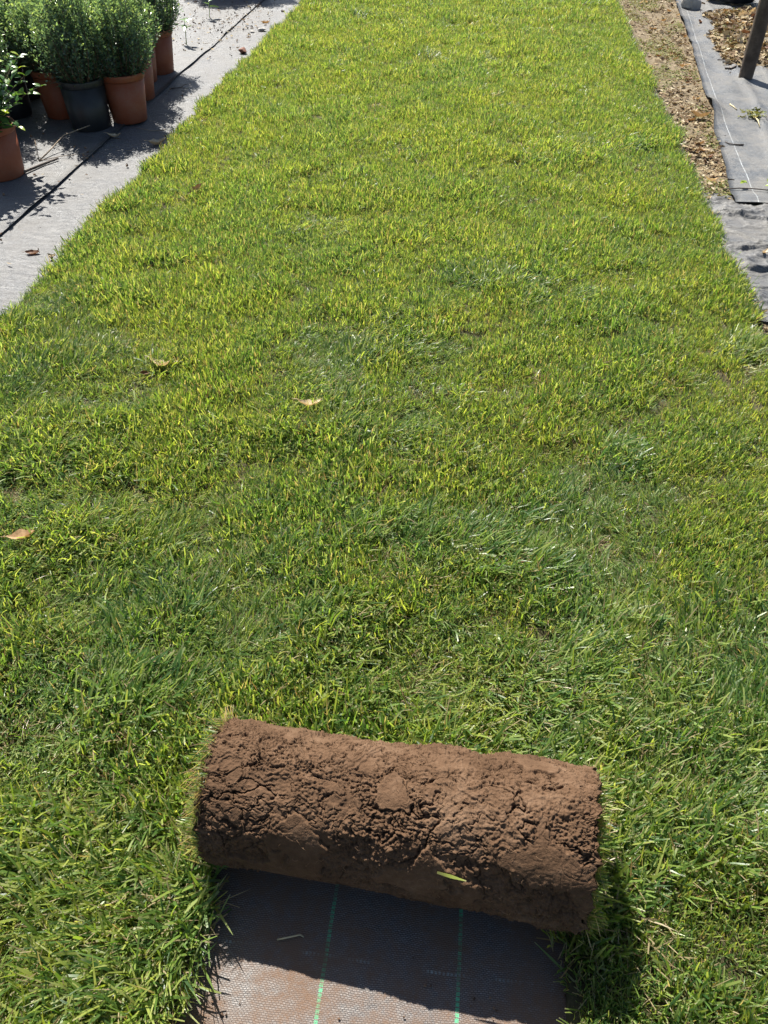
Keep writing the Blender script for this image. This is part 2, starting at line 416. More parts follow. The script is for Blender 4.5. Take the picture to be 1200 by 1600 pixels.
tuft_col = bpy.data.collections.new('tufts')
def make_tuft(i, kind, big=False):
    r = np.random.default_rng(100 + i)
    n = {'up': 26, 'lay': 26, 'mix': 28, 'dry': 12}[kind]
    if big: n *= 4
    rad = (0.040 if big else 0.021) * np.sqrt(r.random(n)); pa = r.random(n) * 2 * math.pi
    P = np.stack([rad * np.cos(pa), rad * np.sin(pa), 0 * rad], 1)
    if kind == 'up':
        az = (r.random(n) * 6.28 if big else pa + r.normal(0, 1.0, n)); lean = np.abs(r.normal(0.28, 0.22, n)); curv = r.normal(0.35, 0.35, n); L = r.uniform(0.018, 0.035, n)
    elif kind == 'lay':
        az = r.normal(0, 0.5, n); o = r.random(n) < 0.22; az[o] = r.random(o.sum()) * 6.28
        lean = r.normal(0.85, 0.28, n); curv = r.normal(0.55, 0.35, n); L = r.uniform(0.026, 0.052, n)
    elif kind == 'mix':
        az = r.random(n) * 6.28; lean = r.normal(0.6, 0.35, n); curv = r.normal(0.45, 0.4, n); L = r.uniform(0.022, 0.045, n)
    else:
        az = r.random(n) * 6.28; lean = r.normal(1.15, 0.25, n); curv = r.normal(0.2, 0.3, n); L = r.uniform(0.02, 0.045, n)
    lean = np.clip(lean, 0.02, 1.45); P[:, 2] = r.uniform(-0.003, 0.004, n)
    Wd = r.uniform(0.0016, 0.0034, n); rnd = r.random(n)
    dry = (r.random(n) < (0.12 if kind != 'dry' else 0.95)).astype(float)
    Wd[dry > 0] *= 0.6
    tip = np.where(r.random(n) < 0.6, 0.62, 0.12)
    V, F, A = blades(P, az, lean, curv, L, Wd, rnd, dry, 3, tip, r.normal(0, 0.7, n))
    me = mesh('tuft_%02d' % i, V, F, M['grass'], {'bl': A})
    o = bpy.data.objects.new('tuft_%02d' % i, me); tuft_col.objects.link(o)
kinds = ['up'] * 6 + ['lay'] * 7 + ['mix'] * 5 + ['dry'] * 2
for i, kd in enumerate(kinds): make_tuft(i, kd); make_tuft(i + 20, kd, True)

def scatter_nodes(name, col):
    ng = bpy.data.node_groups.new(name, 'GeometryNodeTree')
    ng.interface.new_socket('Geometry', in_out='INPUT', socket_type='NodeSocketGeometry')
    ng.interface.new_socket('Geometry', in_out='OUTPUT', socket_type='NodeSocketGeometry')
    n = ng.nodes; l = ng.links
    gi = n.new('NodeGroupInput'); go = n.new('NodeGroupOutput')
    ci = n.new('GeometryNodeCollectionInfo'); ci.inputs['Collection'].default_value = col
    ci.inputs['Separate Children'].default_value = True; ci.inputs['Reset Children'].default_value = True
    ip = n.new('GeometryNodeInstanceOnPoints'); ip.inputs['Pick Instance'].default_value = True
    def na(nm, tp):
        x = n.new('GeometryNodeInputNamedAttribute'); x.data_type = tp; x.inputs['Name'].default_value = nm; return x.outputs['Attribute']
    l.new(gi.outputs[0], ip.inputs['Points']); l.new(ci.outputs[0], ip.inputs['Instance'])
    l.new(na('idx', 'INT'), ip.inputs['Instance Index']); l.new(na('rot', 'FLOAT_VECTOR'), ip.inputs['Rotation']); l.new(na('scl', 'FLOAT_VECTOR'), ip.inputs['Scale'])
    l.new(ip.outputs[0], go.inputs[0])
    return ng
NG = scatter_nodes('grass_scatter', tuft_col)

def scatter(name, P, rot, scl, idx, **kw):
    me = bpy.data.meshes.new(name); me.vertices.add(len(P)); me.vertices.foreach_set('co', np.asarray(P, np.float32).ravel())
    a = me.attributes.new('rot', 'FLOAT_VECTOR', 'POINT'); a.data.foreach_set('vector', np.asarray(rot, np.float32).ravel())
    a = me.attributes.new('scl', 'FLOAT_VECTOR', 'POINT'); a.data.foreach_set('vector', np.asarray(scl, np.float32).ravel())
    a = me.attributes.new('idx', 'INT', 'POINT'); a.data.foreach_set('value', np.asarray(idx, np.int32))
    me.materials.append(M['grass'])
    o = obj(name, me, **kw); md = o.modifiers.new('scatter', 'NODES'); md.node_group = NG
    return o

# lawn points
PX, PY, PB = [], [], []
def edge_dist(X, Y):
    d = np.minimum(X - XL, XR - X)
    inx = (X > BL) & (X < BR)
    gap = np.where(Y < YB + 0.10, np.where(inx, -1.0, np.minimum(np.abs(X - BL), np.abs(X - BR))),
                   np.where(inx, Y - YB - 0.10, np.hypot(np.minimum(np.abs(X - BL), np.abs(X - BR)), Y - YB - 0.10)))
    return np.minimum(d, gap)
for y0, y1, st in ((-0.68, 1.6, 0.0172), (1.6, 3.4, 0.0180), (3.4, 6.2, 0.0200), (6.2, 11.35, 0.028)):
    for big in (0, 1):
        q = st * (1 + big)
        X, Y = np.meshgrid(np.arange(XL - 0.004, XR + 0.008, q), np.arange(y0, y1, q), indexing='ij')
        X = X.ravel() + rng.uniform(-.5, .5, X.size) * q * 1.1; Y = Y.ravel() + rng.uniform(-.5, .5, Y.size) * q * 1.1
        d = edge_dist(X, Y); sel = (d > 0.042) if big else (d <= 0.060)
        PX.append(X[sel]); PY.append(Y[sel]); PB.append(np.full(sel.sum(), big))
PX = np.concatenate(PX); PY = np.concatenate(PY); PB = np.concatenate(PB)
edge = (fbm(PY * 6, PY * 0, 77, 3) - 0.5) * 0.05
keep = (PX > XL + edge) & (PX < XR + edge * 1.2) & ~((PX > BL - 0.004) & (PX < BR + 0.004) & (PY < YB + 0.10))
PX, PY, PB = PX[keep], PY[keep], PB[keep]; n = len(PX)
Z = 0.022 + (fbm(PX * 3, PY * 3, 41, 4) - 0.5) * 0.014 - 0.002
flow = (fbm(PX * 2.1, PY * 2.1, 51, 3) * 2.6 - 1.3) * math.pi + (fbm(PX * 7, PY * 7, 55, 2) - 0.5) * 2.2
flow += rng.normal(0, 0.55, n)
lay = fbm(PX * 2.8 + 5, PY * 2.8, 57, 4)
laythr = 0.49 + 0.22 * sstep(0.9, 3.0, PY)            # lies flatter at the near end where it has been walked on
u = rng.random(n); idx = np.zeros(n, int)
L1 = lay > laythr
idx = np.where(L1, np.where(u < 0.68, 6 + (u * 97).astype(int) % 7, np.where(u < 0.94, 13 + (u * 131).astype(int) % 5, 18 + (u * 57).astype(int) % 2)),
               np.where(u < 0.60, (u * 97).astype(int) % 6, np.where(u < 0.96, 13 + (u * 131).astype(int) % 5, 18 + (u * 57).astype(int) % 2)))
hgt = 0.70 + 0.66 * sstep(0.3, 0.7, fbm(PX * 7, PY * 7, 71, 4)); sc = hgt * rng.uniform(0.85, 1.15, n) * (1.0 + 0.16 * sstep(1.4, 0.6, PY))
wide = np.interp(PY, [0, 2, 4, 7, 11], [1.0, 0.96, 0.98, 1.10, 1.4])
tilt = rng.normal(0, 0.12, (n, 2))
yawv = np.where((idx >= 6) & (idx < 13), flow, rng.random(n) * 6.28)
rot = np.stack([tilt[:, 0], tilt[:, 1], yawv], 1)
idx = idx + 20 * PB
scatter('grass', np.stack([PX, PY, Z], 1), rot, np.stack([sc * wide, sc * wide, sc * np.sqrt(wide)], 1), idx, kind='stuff',
        label='short green mown lawn grass with straw coloured tips', cat='grass')

# ------------------------------------------------------------------ the turf roll
RX0, RX1 = -0.338, 0.243; RY = 0.545; RR = 0.1255; PITCH = 0.034; TH = 0.017
roll = obj('turf_roll', None, loc=((RX0 + RX1) / 2, RY, 0.0), rot=(0, 0, R_(-2.8)), label='rolled up strip of turf, bare cracked brown soil side facing out', cat='turf roll')
HL = (RX1 - RX0) / 2
def spiral(th, inner=0.0):
    r = RR - PITCH * th / (2 * math.pi) - inner
    # bottom, then the near face, over the top, down the far side
    return -np.sin(th) * r, RR + 0.001 - np.cos(th) * r
T1 = 2 * math.pi * 2.35
TV = 2 * math.pi * 0.93                      # the outer skin that can be seen
nu, nv = 660, 640
def skin(u, v, th):
    """soil relief in metres; u along the roll, v round it"""
    wx = (fbm(u * 30, v * 30, 201, 4) - 0.5) * 0.035; wy = (fbm(u * 30, v * 30, 207, 4) - 0.5) * 0.035
    x = u + wx; y = v + wy
    crumb = sstep(0.40, 0.60, fbm(u * 9 + 3, v * 9, 211, 4))
    crumb = np.clip(crumb + 0.45 * sstep(-0.05, 0.2, u), 0, 1)
    h = (fbm(u * 8, v * 8, 221, 3) - 0.5) * 0.010
    t = fbm(x * 16, y * 20, 223, 5) * 9.0; fr = t - np.floor(t)          # flaking: level plates with ragged broken steps
    h += (np.floor(t) + sstep(0.75, 1.0, fr) - 4.5) * 0.0022
    for fu, fv, wd, dep, sd, lo in ((11, 17, 0.009, 0.0085, 241, 0.38), (24, 34, 0.013, 0.0060, 251, 0.36), (15, 33, 0.010, 0.0060, 256, 0.38), (55, 70, 0.022, 0.0036, 261, 0.38)):
        rg = np.abs(fbm(x * fu, y * fv, sd, 5) - 0.5)                    # cracks: thin wandering lines
        h -= dep * np.exp(-(rg / wd) ** 2) * sstep(lo, lo + 0.16, fbm(u * 10, v * 10, sd + 5, 3))
    f1, f2, cid = worley(u * 75 + wx * 90, v * 85 + wy * 90, 271)
    h += ((0.55 - f1) * 0.0014 + (cid - 0.5) * 0.0028) * crumb
    f1, f2, cid = worley(u * 190 + wx * 90, v * 200 + wy * 90, 275)
    h += ((0.5 - f1) * 0.0022 + (cid - 0.5) * 0.0020) * (0.15 + crumb)
    h += (fbm(u * 260, v * 260, 281, 4) - 0.5) * (0.0016 + 0.0046 * crumb)
    h += (fbm(u * 70, v * 70, 285, 3) - 0.5) * 0.0016
    # flat smears where the soil was pressed on the cloth
    sm = sstep(0.615, 0.65, fbm(x * 15, y * 17, 291, 3))
    h = h * (1 - 0.85 * sm) + 0.0010 * sm
    # a few bites out of the ends
    return h
U, TT = np.meshgrid(np.linspace(-HL, HL, nu), np.linspace(-0.02, TV, nv), indexing='ij')
hh = skin(U, TT * RR, TT)
endf = sstep(0.0, 0.03, HL - np.abs(U))
hh = hh - (1 - endf) * 0.004 * fbm(U * 40, TT * RR * 40, 301, 3)
fade = sstep(-0.02, 0.12, TT); hh = np.where(hh > 0, hh * fade, hh)
tap = 1 + 0.05 * U / HL
Yv, Zv = spiral(TT, -hh); Yv = Yv * tap; Zv = Zv * tap
eo = (fbm(TT * 9, U * 0 + np.sign(U) * 4, 311, 4) - 0.5) * 0.022 + (fbm(TT * 40, U * 0 + np.sign(U) * 4, 317, 3) - 0.5) * 0.010
Xv = U + np.sign(U) * sstep(HL - 0.05, HL, np.abs(U)) * eo
Vo = np.stack([Xv, Yv, Zv], -1)
# inner (grass) side of the same layer, coarse, and the end faces
Yi, Zi = spiral(TT, TH); Yi = Yi * tap; Zi = Zi * tap
nvc = 90; sel = np.linspace(0, nv - 1, nvc).astype(int)
Vi = np.stack([np.repeat(np.array([Xv[0, sel], Xv[-1, sel]]).reshape(2, nvc, 1), 1, 2), np.repeat(Yi[[0, -1]][:, sel].reshape(2, nvc, 1), 1, 2), np.repeat(Zi[[0, -1]][:, sel].reshape(2, nvc, 1), 1, 2)], -1).reshape(2, nvc, 3)
V = Vo.reshape(-1, 3); off = len(V); V = np.vstack([V, Vi.reshape(-1, 3)])
F = [grid_faces(nu, nv)[:, ::-1], grid_faces(2, nvc, off)]
ef = []
for k in range(nvc - 1):
    for side, row in ((0, 0), (1, nu - 1)):
        a = row * nv + sel[k]; b_ = row * nv + sel[k + 1]; c = off + side * nvc + k + 1; d = off + side * nvc + k
        ef.append((a, b_, c, d) if side == 0 else (b_, a, d, c))
F.append(np.array(ef))
outer = obj('soil_layer', mesh('soil_layer', V, F, M['roll_soil']), roll)
# inner turns
ni = 150; TI = np.linspace(TV - 0.03, T1, ni)
xs = np.array([-1.0, 1.0])
P = []
for inn in (0.0, TH):
    y, z = spiral(TI, inn)
    for sgn in xs:
        ex = HL + (fbm(TI * 9, TI * 0 + 4 * sgn, 321, 3) - 0.5) * 0.02 - 0.004
        P.append(np.stack([sgn * ex, y, z], 1))
V = np.concatenate(P); a = np.arange(ni - 1)
q = lambda r0, r1: np.stack([r0 * ni + a, r0 * ni + a + 1, r1 * ni + a + 1, r1 * ni + a], 1)
obj('soil_layer', mesh('soil_layer', V, np.vstack([q(0, 1), q(3, 2), q(2, 0), q(1, 3)]), M['roll_soil']), roll)
# grass caught between the turns, sticking out of both ends
nf = 560
th = 0.05 + (T1 - 0.05) * rng.random(nf) ** 1.6; sg = np.where(rng.random(nf) < 0.5, -1.0, 1.0)
yy, zz = spiral(th, TH + 0.001)
xx = sg * (HL - rng.uniform(-0.004, 0.010, nf))
# local +z of the tuft points outwards along the roll with a little towards its axis
rots = []
for i in range(nf):
    ax = Vector((sg[i] * (1.0 + 0.8 * rng.random()), math.sin(th[i]) * 0.35 * rng.uniform(-0.3, 1), math.cos(th[i]) * 0.35 * rng.uniform(-0.3, 1)))
    e = ax.normalized().to_track_quat('Z', 'Y').to_euler(); rots.append((e.x, e.y, e.z))
scatter('grass_fringe', np.stack([xx, yy, zz], 1), rots, np.repeat(rng.uniform(0.45, 0.95, nf)[:, None], 3, 1), np.where(rng.random(nf) < 0.6, rng.integers(18, 20, nf), rng.integers(0, 6, nf)), parent=roll, kind='stuff')
# fine roots over the soil skin
Vs, Fs = [], []; o_ = 0
for i in range(420):
    iu = rng.integers(8, nu - 8); iv = rng.integers(20, nv - 60)
    p0 = Vo[iu, iv]; nrm = np.array([0, p0[1], p0[2] - RR]); nrm /= np.linalg.norm(nrm)
    tdir = rng.normal(0, 1, 3); tdir -= nrm * (tdir @ nrm); tdir /= np.linalg.norm(tdir); bdir = np.cross(nrm, tdir)
    L = rng.uniform(0.004, 0.016); cu = rng.normal(0, 1.0); m = 6; pth = []
    for j in range(m):
        s = j / (m - 1); an = cu * s
        pth.append(p0 + L * s * (math.cos(an) * tdir + math.sin(an) * bdir) + nrm * (0.0022 * math.sin(s * math.pi) * rng.uniform(0.3, 1.4) + 0.0002))
    V, F, T = tube(pth, rng.uniform(0.00015, 0.00030), 3)
    Vs.append(V); Fs.append(F + o_); o_ += len(V)
obj('roots', mesh('roots', np.vstack(Vs), np.vstack(Fs), M['roots']), roll, kind='stuff')
M['fab_right'] = mat_fabric('fabric_right', (0.108, 0.114, 0.120), (0.030, 0.032, 0.034), (0.155, 0.146, 0.132), 0.44, 0.66,
                            lines=(0.0,), line_col=(0.42, 0.45, 0.46), curve_x=(0.9896, 0.03135, 0.00461, 0.0), line_w=0.0019, cross=(3.62, 3.86, 4.12, 4.9, 5.7), cross_col=(0.24, 0.26, 0.27), rough=0.45, spec=0.5, crinkle=0.6, speck=0.25)
M['fab_fold'] = mat_fabric('fabric_folded', (0.108, 0.110, 0.112), (0.030, 0.030, 0.032), (0.150, 0.142, 0.128), 0.44, 0.66, rough=0.45, spec=0.5, crinkle=0.6, speck=0.25)
M['terracotta'] = mat_plain('terracotta_plastic', (0.235, 0.062, 0.026), 0.55, 0.10, 14, 0.1, 0.001, 0.35, (0.20, 0.12, 0.08), 0.35)
M['blackpot'] = mat_plain('black_plastic', (0.016, 0.018, 0.02), 0.45, 0.2, 14, 0.1, 0.001, 0.4, (0.05, 0.045, 0.04), 0.15)
M['compost'] = mat_soil('compost', (0.02, 0.013, 0.008), (0.045, 0.03, 0.02), (0.08, 0.055, 0.035))
M['bark'] = mat_plain('bark', (0.11, 0.075, 0.045), 0.85, 0.3, 60)
M['box_leaf'] = mat_leafy('small_leaves', [(0.0, (0.048, 0.098, 0.068)), (0.45, (0.086, 0.150, 0.096)), (0.8, (0.122, 0.190, 0.105)), (1.0, (0.18, 0.24, 0.105))], 0.45, 0.25, 0.9, (1.4, 1.4, 0.85))
M['big_leaf'] = mat_leafy('glossy_leaves', [(0.0, (0.030, 0.085, 0.026)), (0.5, (0.055, 0.13, 0.035)), (0.85, (0.085, 0.165, 0.042)), (1.0, (0.16, 0.22, 0.04))], 0.30, 0.25, 0.6)
M['post'] = mat_plain('weathered_post', (0.075, 0.055, 0.042), 0.75, 0.35, 18, 0.5, 0.003, 0.3, (0.15, 0.12, 0.095), 0.5)
M['litter'] = mat_attr('litter', [(0.0, (0.07, 0.042, 0.024)), (0.2, (0.16, 0.10, 0.055)), (0.5, (0.26, 0.20, 0.11)), (0.75, (0.34, 0.28, 0.17)), (0.92, (0.42, 0.37, 0.27)), (1.0, (0.12, 0.07, 0.04))], 0.75, 0.12)
M['weed'] = mat_attr('weed', [(0.0, (0.10, 0.15, 0.035)), (0.5, (0.19, 0.22, 0.06)), (1.0, (0.27, 0.27, 0.10))], 0.6, 0.35)
M['crumbs'] = mat_attr('crumbs', [(0.0, (0.06, 0.035, 0.022)), (0.6, (0.13, 0.075, 0.045)), (1.0, (0.20, 0.13, 0.085))], 0.95, 0.0, 300)
M['dry_leaf'] = mat_leaf_dry('dry_leaf', (0.20, 0.11, 0.05), (0.42, 0.29, 0.16))
M['pale_leaf'] = mat_leaf_dry('pale_leaf', (0.36, 0.27, 0.16), (0.60, 0.50, 0.36))
M['brown_leaf'] = mat_leaf_dry('brown_leaf', (0.09, 0.045, 0.025), (0.20, 0.10, 0.055))
M['stone'] = mat_plain('stone', (0.36, 0.34, 0.31), 0.9, 0.25, 25, 0.6, 0.004)
M['twig'] = mat_plain('twig', (0.26, 0.20, 0.14), 0.85, 0.25, 60)
M['twig_dark'] = mat_plain('twig_dark', (0.07, 0.055, 0.045), 0.85, 0.25, 60)
M['blue'] = mat_plain('blue_plastic', (0.02, 0.06, 0.22), 0.4, 0.25, 20, 0.1)
M['straw'] = mat_plain('straw', (0.46, 0.38, 0.22), 0.6, 0.2, 80)

# ------------------------------------------------------------------ right side: bare soil border, strip of cloth, folded cloth
def z_dirt(X, Y):
    return 0.004 + (fbm(X * 4, Y * 4, 401, 4) - 0.5) * 0.022 + (fbm(X * 26, Y * 26, 405, 3) - 0.5) * 0.012
obj('soil_border', sheet('soil_border', 0.955, 4.2, -1.2, 11.5, 0.028, lambda X, Y: z_dirt(X, Y) + 0.006, M['dirt']), kind='structure')
ZR = lambda x, y: float(z_right(np.array(float(x)), np.array(float(y))))
EC = lambda y: 0.6787 + 0.12568 * y - 0.00378 * y * y
def xm_r(X, Y): return X + EC(Y) + (X < 0.02) * ((fbm(Y * 5, Y * 0, 411, 3) - 0.5) * 0.03) - 0.0
def z_right(X, Y):
    d = X - EC(Y)
    z = 0.022 + (fbm(X * 3.2, Y * 1.6, 415, 3) - 0.5) * 0.022 + (fbm(X * 14, Y * 5, 416, 3) - 0.5) * 0.008
    lift = np.exp(-(d / 0.05) ** 2) * (0.004 + 0.030 * np.exp(-((Y - 4.62) / 0.16) ** 2) + 0.012 * sstep(0.5, 0.7, fbm(Y * 2.6, Y * 0 + 3, 418, 3)))
    crease = 0.010 * np.exp(-((d - 0.24 - 0.02 * np.sin(Y * 3)) / 0.016) ** 2) + 0.006 * np.exp(-((d - 0.40) / 0.014) ** 2)
    end = 0.012 * np.exp(-((Y - 3.37) / 0.07) ** 2) * (0.5 + 1.0 * fbm(X * 9, X * 0, 421, 3))
    return z + lift + crease + end
obj('weed_fabric', sheet('weed_fabric', 0.0, 2.4, 3.33, 8.4, 0.02, z_right, M['fab_right'], xm_r), kind='structure')
def z_fold(X, Y):
    wx = (fbm(X * 6, Y * 6, 430, 3) - 0.5) * 0.10
    z = 0.020 + (fbm(X * 4, Y * 4, 431, 3) - 0.5) * 0.016
    rd = 1 - np.abs(fbm(X * 3.5 + Y * 2 + wx * 6, Y * 8.0 + wx * 9, 433, 4) - 0.5) * 2
    z += 0.014 * np.clip(rd, 0, 1) ** 12 + 0.006 * np.clip(1 - np.abs(fbm(X * 11 + wx * 9, Y * 17, 437, 4) - 0.5) * 2, 0, 1) ** 8
    for yc, wd, a, sl in ((2.72, 0.020, 0.018, 0.05), (2.59, 0.018, 0.012, -0.2), (2.90, 0.014, 0.011, 0.12), (3.21, 0.026, 0.018, -0.25), (3.04, 0.014, 0.010, -1.1)):
        d = Y - yc - sl * (X - 1.0) + wx * 0.5
        z += a * np.where(d > 0, np.exp(-np.abs(d / (wd * 2.0)) ** 1.3), np.exp(-(d / (wd * 0.16)) ** 2)) * sstep(0.94, 1.0, X) * (0.4 + 0.9 * fbm(X * 5, X * 0 + yc, 439, 3))
    return z - 0.012 * sstep(3.25, 3.4, Y)
obj('weed_fabric', sheet('weed_fabric', 0.925, 2.7, 2.36, 3.44, 0.005, z_fold, M['fab_fold'],
    lambda X, Y: X + (X < 0.95) * (fbm(Y * 7, Y * 0, 441, 3) - 0.5) * 0.04), kind='structure')

# heap of litter lying on the cloth
def lm(X, Y):
    e = (fbm(X * 4, Y * 4, 451, 4) - 0.5) * 0.55
    return sstep(-0.06, 0.16, np.minimum(np.minimum(X - (EC(Y) + 0.17) + e * 0.4, Y - 5.50 + e), 6.85 - Y + e * 0.8 + 0.1))
HX0, HX1, HY0, HY1 = 1.40, 3.2, 5.2, 7.3
nx, ny = 100, 110
X, Y = np.meshgrid(np.linspace(HX0, HX1, nx), np.linspace(HY0, HY1, ny), indexing='ij')
mk = lm(X, Y); Zh = z_right(X, Y) - 0.014 + mk * (0.022 + 0.035 * fbm(X * 6, Y * 6, 455, 4))
obj('litter_heap', mesh('litter_heap', np.stack([X, Y, Zh], -1).reshape(-1, 3), grid_faces(nx, ny), M['dirt']), kind='structure')
def z_heap(x, y): return z_right(x, y) - 0.014 + lm(x, y) * (0.022 + 0.035 * fbm(x * 6, y * 6, 455, 4))

# small curled flakes of dead leaf, straw and bark
def flakes(P, L, Wd, az, tilt, curl, rnd):
    n = len(P); h = np.stack([np.cos(az), np.sin(az), 0 * az], 1); sd = np.stack([-np.sin(az), np.cos(az), 0 * az], 1)
    sd = sd * np.cos(tilt)[:, None] + np.array([0, 0, 1.0]) * np.sin(tilt)[:, None]
    V = np.zeros((n, 3, 3, 3)); A = np.ones((n, 3, 3, 4)); A[..., 0] = rnd[:, None, None]
    for i, s in enumerate((-0.5, 0, 0.5)):
        for j, t in enumerate((-0.5, 0, 0.5)):
            w = (0.45 if s else 1.0)
            V[:, i, j] = P + h * (s * L)[:, None] + sd * (t * Wd * w)[:, None]
            V[:, i, j, 2] += (s * s * 4 * curl + t * t * 3 * np.abs(curl)) * L * 0.25 + 0.3 * Wd * np.abs(np.sin(tilt))
    F = (np.arange(n) * 9)[:, None, None] + np.array([[0, 3, 4, 1], [1, 4, 5, 2], [3, 6, 7, 4], [4, 7, 8, 5]])[None]
    return V.reshape(-1, 3), F.reshape(-1, 4), A.reshape(-1, 4)
def scatter_flakes(name, P, l0, l1, asp, mat, seed, tilt=0.35, label=None, cat=None):
    r = np.random.default_rng(seed); n = len(P); L = l0 + (l1 - l0) * r.random(n) ** 2.2
    V, F, A = flakes(np.asarray(P, float), L, L * r.uniform(asp[0], asp[1], n), r.random(n) * 6.28, r.normal(0, tilt, n), r.normal(0.15, 0.5, n), r.random(n))
    return obj(name, mesh(name, V, F, mat, {'bl': A}), kind='stuff', label=label, cat=cat)

# soil border between lawn and cloth
n = 17000; y = 2.2 + 7.5 * rng.random(n) ** 1.1; x = rng.uniform(0.93, 1.0, n) + rng.random(n) * np.maximum(EC(y) - 0.95, 0.06)
dn = fbm(x * 5, y * 2.5, 461, 3); k_ = rng.random(n) < sstep(0.34, 0.60, dn) + 0.12; x, y = x[k_], y[k_]
k_ = (y > 3.4) | (x < 0.96); x, y = x[k_], y[k_]
scatter_flakes('leaf_litter', np.stack([x, y, z_dirt(x, y) + 0.009], 1), 0.005, 0.032, (0.15, 0.7), M['litter'], 1, label='tan flakes of dead leaf over the bare soil beside the lawn', cat='leaf litter')
n = 15000; x = rng.uniform(HX0, HX1, n); y = rng.uniform(HY0, HY1, n); k_ = rng.random(n) < sstep(0.08, 0.35, lm(x, y)) + 0.015
x, y = x[k_], y[k_]
scatter_flakes('leaf_litter', np.stack([x, y, z_heap(x, y) + 0.006], 1), 0.010, 0.055, (0.2, 0.8), M['litter'], 2, 0.6, label='heap of brown dead leaves piled on the cloth behind the post', cat='leaf litter')
n = 5200; x = 1.35 + 2.6 * rng.random(n); y = rng.uniform(6.9, 9.5, n)
scatter_flakes('leaf_litter', np.stack([x, y, np.maximum(z_right(x, y) * (y < 8.4), z_dirt(x, y)) + 0.008], 1)[(rng.random(n) < fbm(x * 3, y * 3, 467, 3) - 0.2)], 0.008, 0.04, (0.2, 0.8), M['litter'], 3, 0.5, label='scattered dead leaves on the cloth beyond the heap', cat='leaf litter')
# mossy, weedy ground cover on the border and round the heap
n = 42000; y = rng.uniform(3.0, 9.0, n); x = rng.uniform(0.92, 1.5, n)
dn = fbm(x * 6 + 9, y * 3.2, 471, 4); k_ = (x < EC(y) - 0.005) & (rng.random(n) < sstep(0.42, 0.60, dn)) & (y > 3.4); x, y = x[k_], y[k_]
Pm = np.stack([x, y, z_dirt(x, y) + 0.010 + 0.006 * rng.random(len(x))], 1)
n = 7000; x = rng.uniform(HX0, HX1, n); y = rng.uniform(HY0, 6.9, n); k_ = (lm(x, y) > 0.5) & (fbm(x * 4, y * 4, 477, 3) > 0.50); x, y = x[k_], y[k_]
Pm = np.vstack([Pm, np.stack([x, y, z_heap(x, y) + 0.010 + 0.012 * rng.random(len(x))], 1)])
scatter_flakes('low_weeds', Pm, 0.005, 0.014, (0.5, 0.9), M['weed'], 4, 0.5, label='tiny yellow green creeping weeds on the bare soil', cat='weeds')

# crumbs of soil: octahedral grains with uneven corners
def grains(name, P, r0, r1, mat, seed, **kw):
    r = np.random.default_rng(seed); n = len(P); rad = r0 + (r1 - r0) * r.random(n) ** 3
    b = np.array([[1, 0, 0], [-1, 0, 0], [0, 1, 0], [0, -1, 0], [0, 0, 1], [0, 0, -1.0]])
    V = np.asarray(P)[:, None, :] + b[None] * (rad[:, None] * r.uniform(0.6, 1.3, (n, 6)))[:, :, None] + r.normal(0, 0.18, (n, 6, 3)) * rad[:, None, None]
    f = np.array([[0, 2, 4], [2, 1, 4], [1, 3, 4], [3, 0, 4], [2, 0, 5], [1, 2, 5], [3, 1, 5], [0, 3, 5]])
    F = (np.arange(n) * 6)[:, None, None] + f[None]
    A = np.ones((n, 6, 4)); A[:, :, 0] = r.random(n)[:, None]
    return obj(name, mesh(name, V.reshape(-1, 3), F.reshape(-1, 3), mat, {'bl': A.reshape(-1, 4)}, smooth=False), kind='stuff', **kw)
P = []
n = 2600; x = rng.uniform(BL, BR, n); y = rng.uniform(0.15, 0.50, n)
w = 0.02 + 0.6 * np.exp(-((x - BL) / 0.03) ** 2) + np.exp(-((x - BR) / 0.025) ** 2) + 0.9 * np.exp(-(((x + 0.29) / 0.05) ** 2 + ((y - 0.26) / 0.03) ** 2)) + 1.2 * np.exp(-(((x - 0.16) / 0.09) ** 2 + ((y - 0.315) / 0.025) ** 2))
k_ = rng.random(n) < w * sstep(0.3, 0.55, fbm(x * 25, y * 25, 481, 3)); P.append(np.stack([x, y, 0 * x + 0.0025], 1)[k_])
grains('soil_crumbs', np.vstack(P), 0.0006, 0.0032, M['crumbs'], 5, label='brown soil crumbs on the cloth in front of the turf roll', cat='soil crumbs')
n = 5200; x = rng.uniform(-2.6, -1.5, n); y = rng.uniform(2.4, 8.5, n)
w = 0.04 + 1.0 * np.exp(-(((y - 6.3) / 0.55) ** 2)) * sstep(-2.6, -2.1, x) * sstep(-1.55, -1.8, x) + 0.7 * np.exp(-((x + 1.84) / 0.03) ** 2) * sstep(0.4, 0.6, fbm(y * 3, x * 0, 487, 3))
k_ = rng.random(n) < w; x, y = x[k_], y[k_]
grains('soil_crumbs', np.stack([x, y, 0.013 + 0 * x], 1), 0.0010, 0.0085, M['crumbs'], 6, label='dark soil crumbs strewn on the grey cloth past the pots', cat='soil crumbs')
scatter_flakes('leaf_litter', np.stack([x, y, 0.013 + 0 * x], 1)[::2] + rng.normal(0, 0.05, (len(x[::2]), 3)) * [1, 1, 0], 0.006, 0.035, (0.15, 0.6), M['litter'], 7, 0.3, label='dead leaf scraps strewn on the grey cloth past the pots', cat='leaf litter')

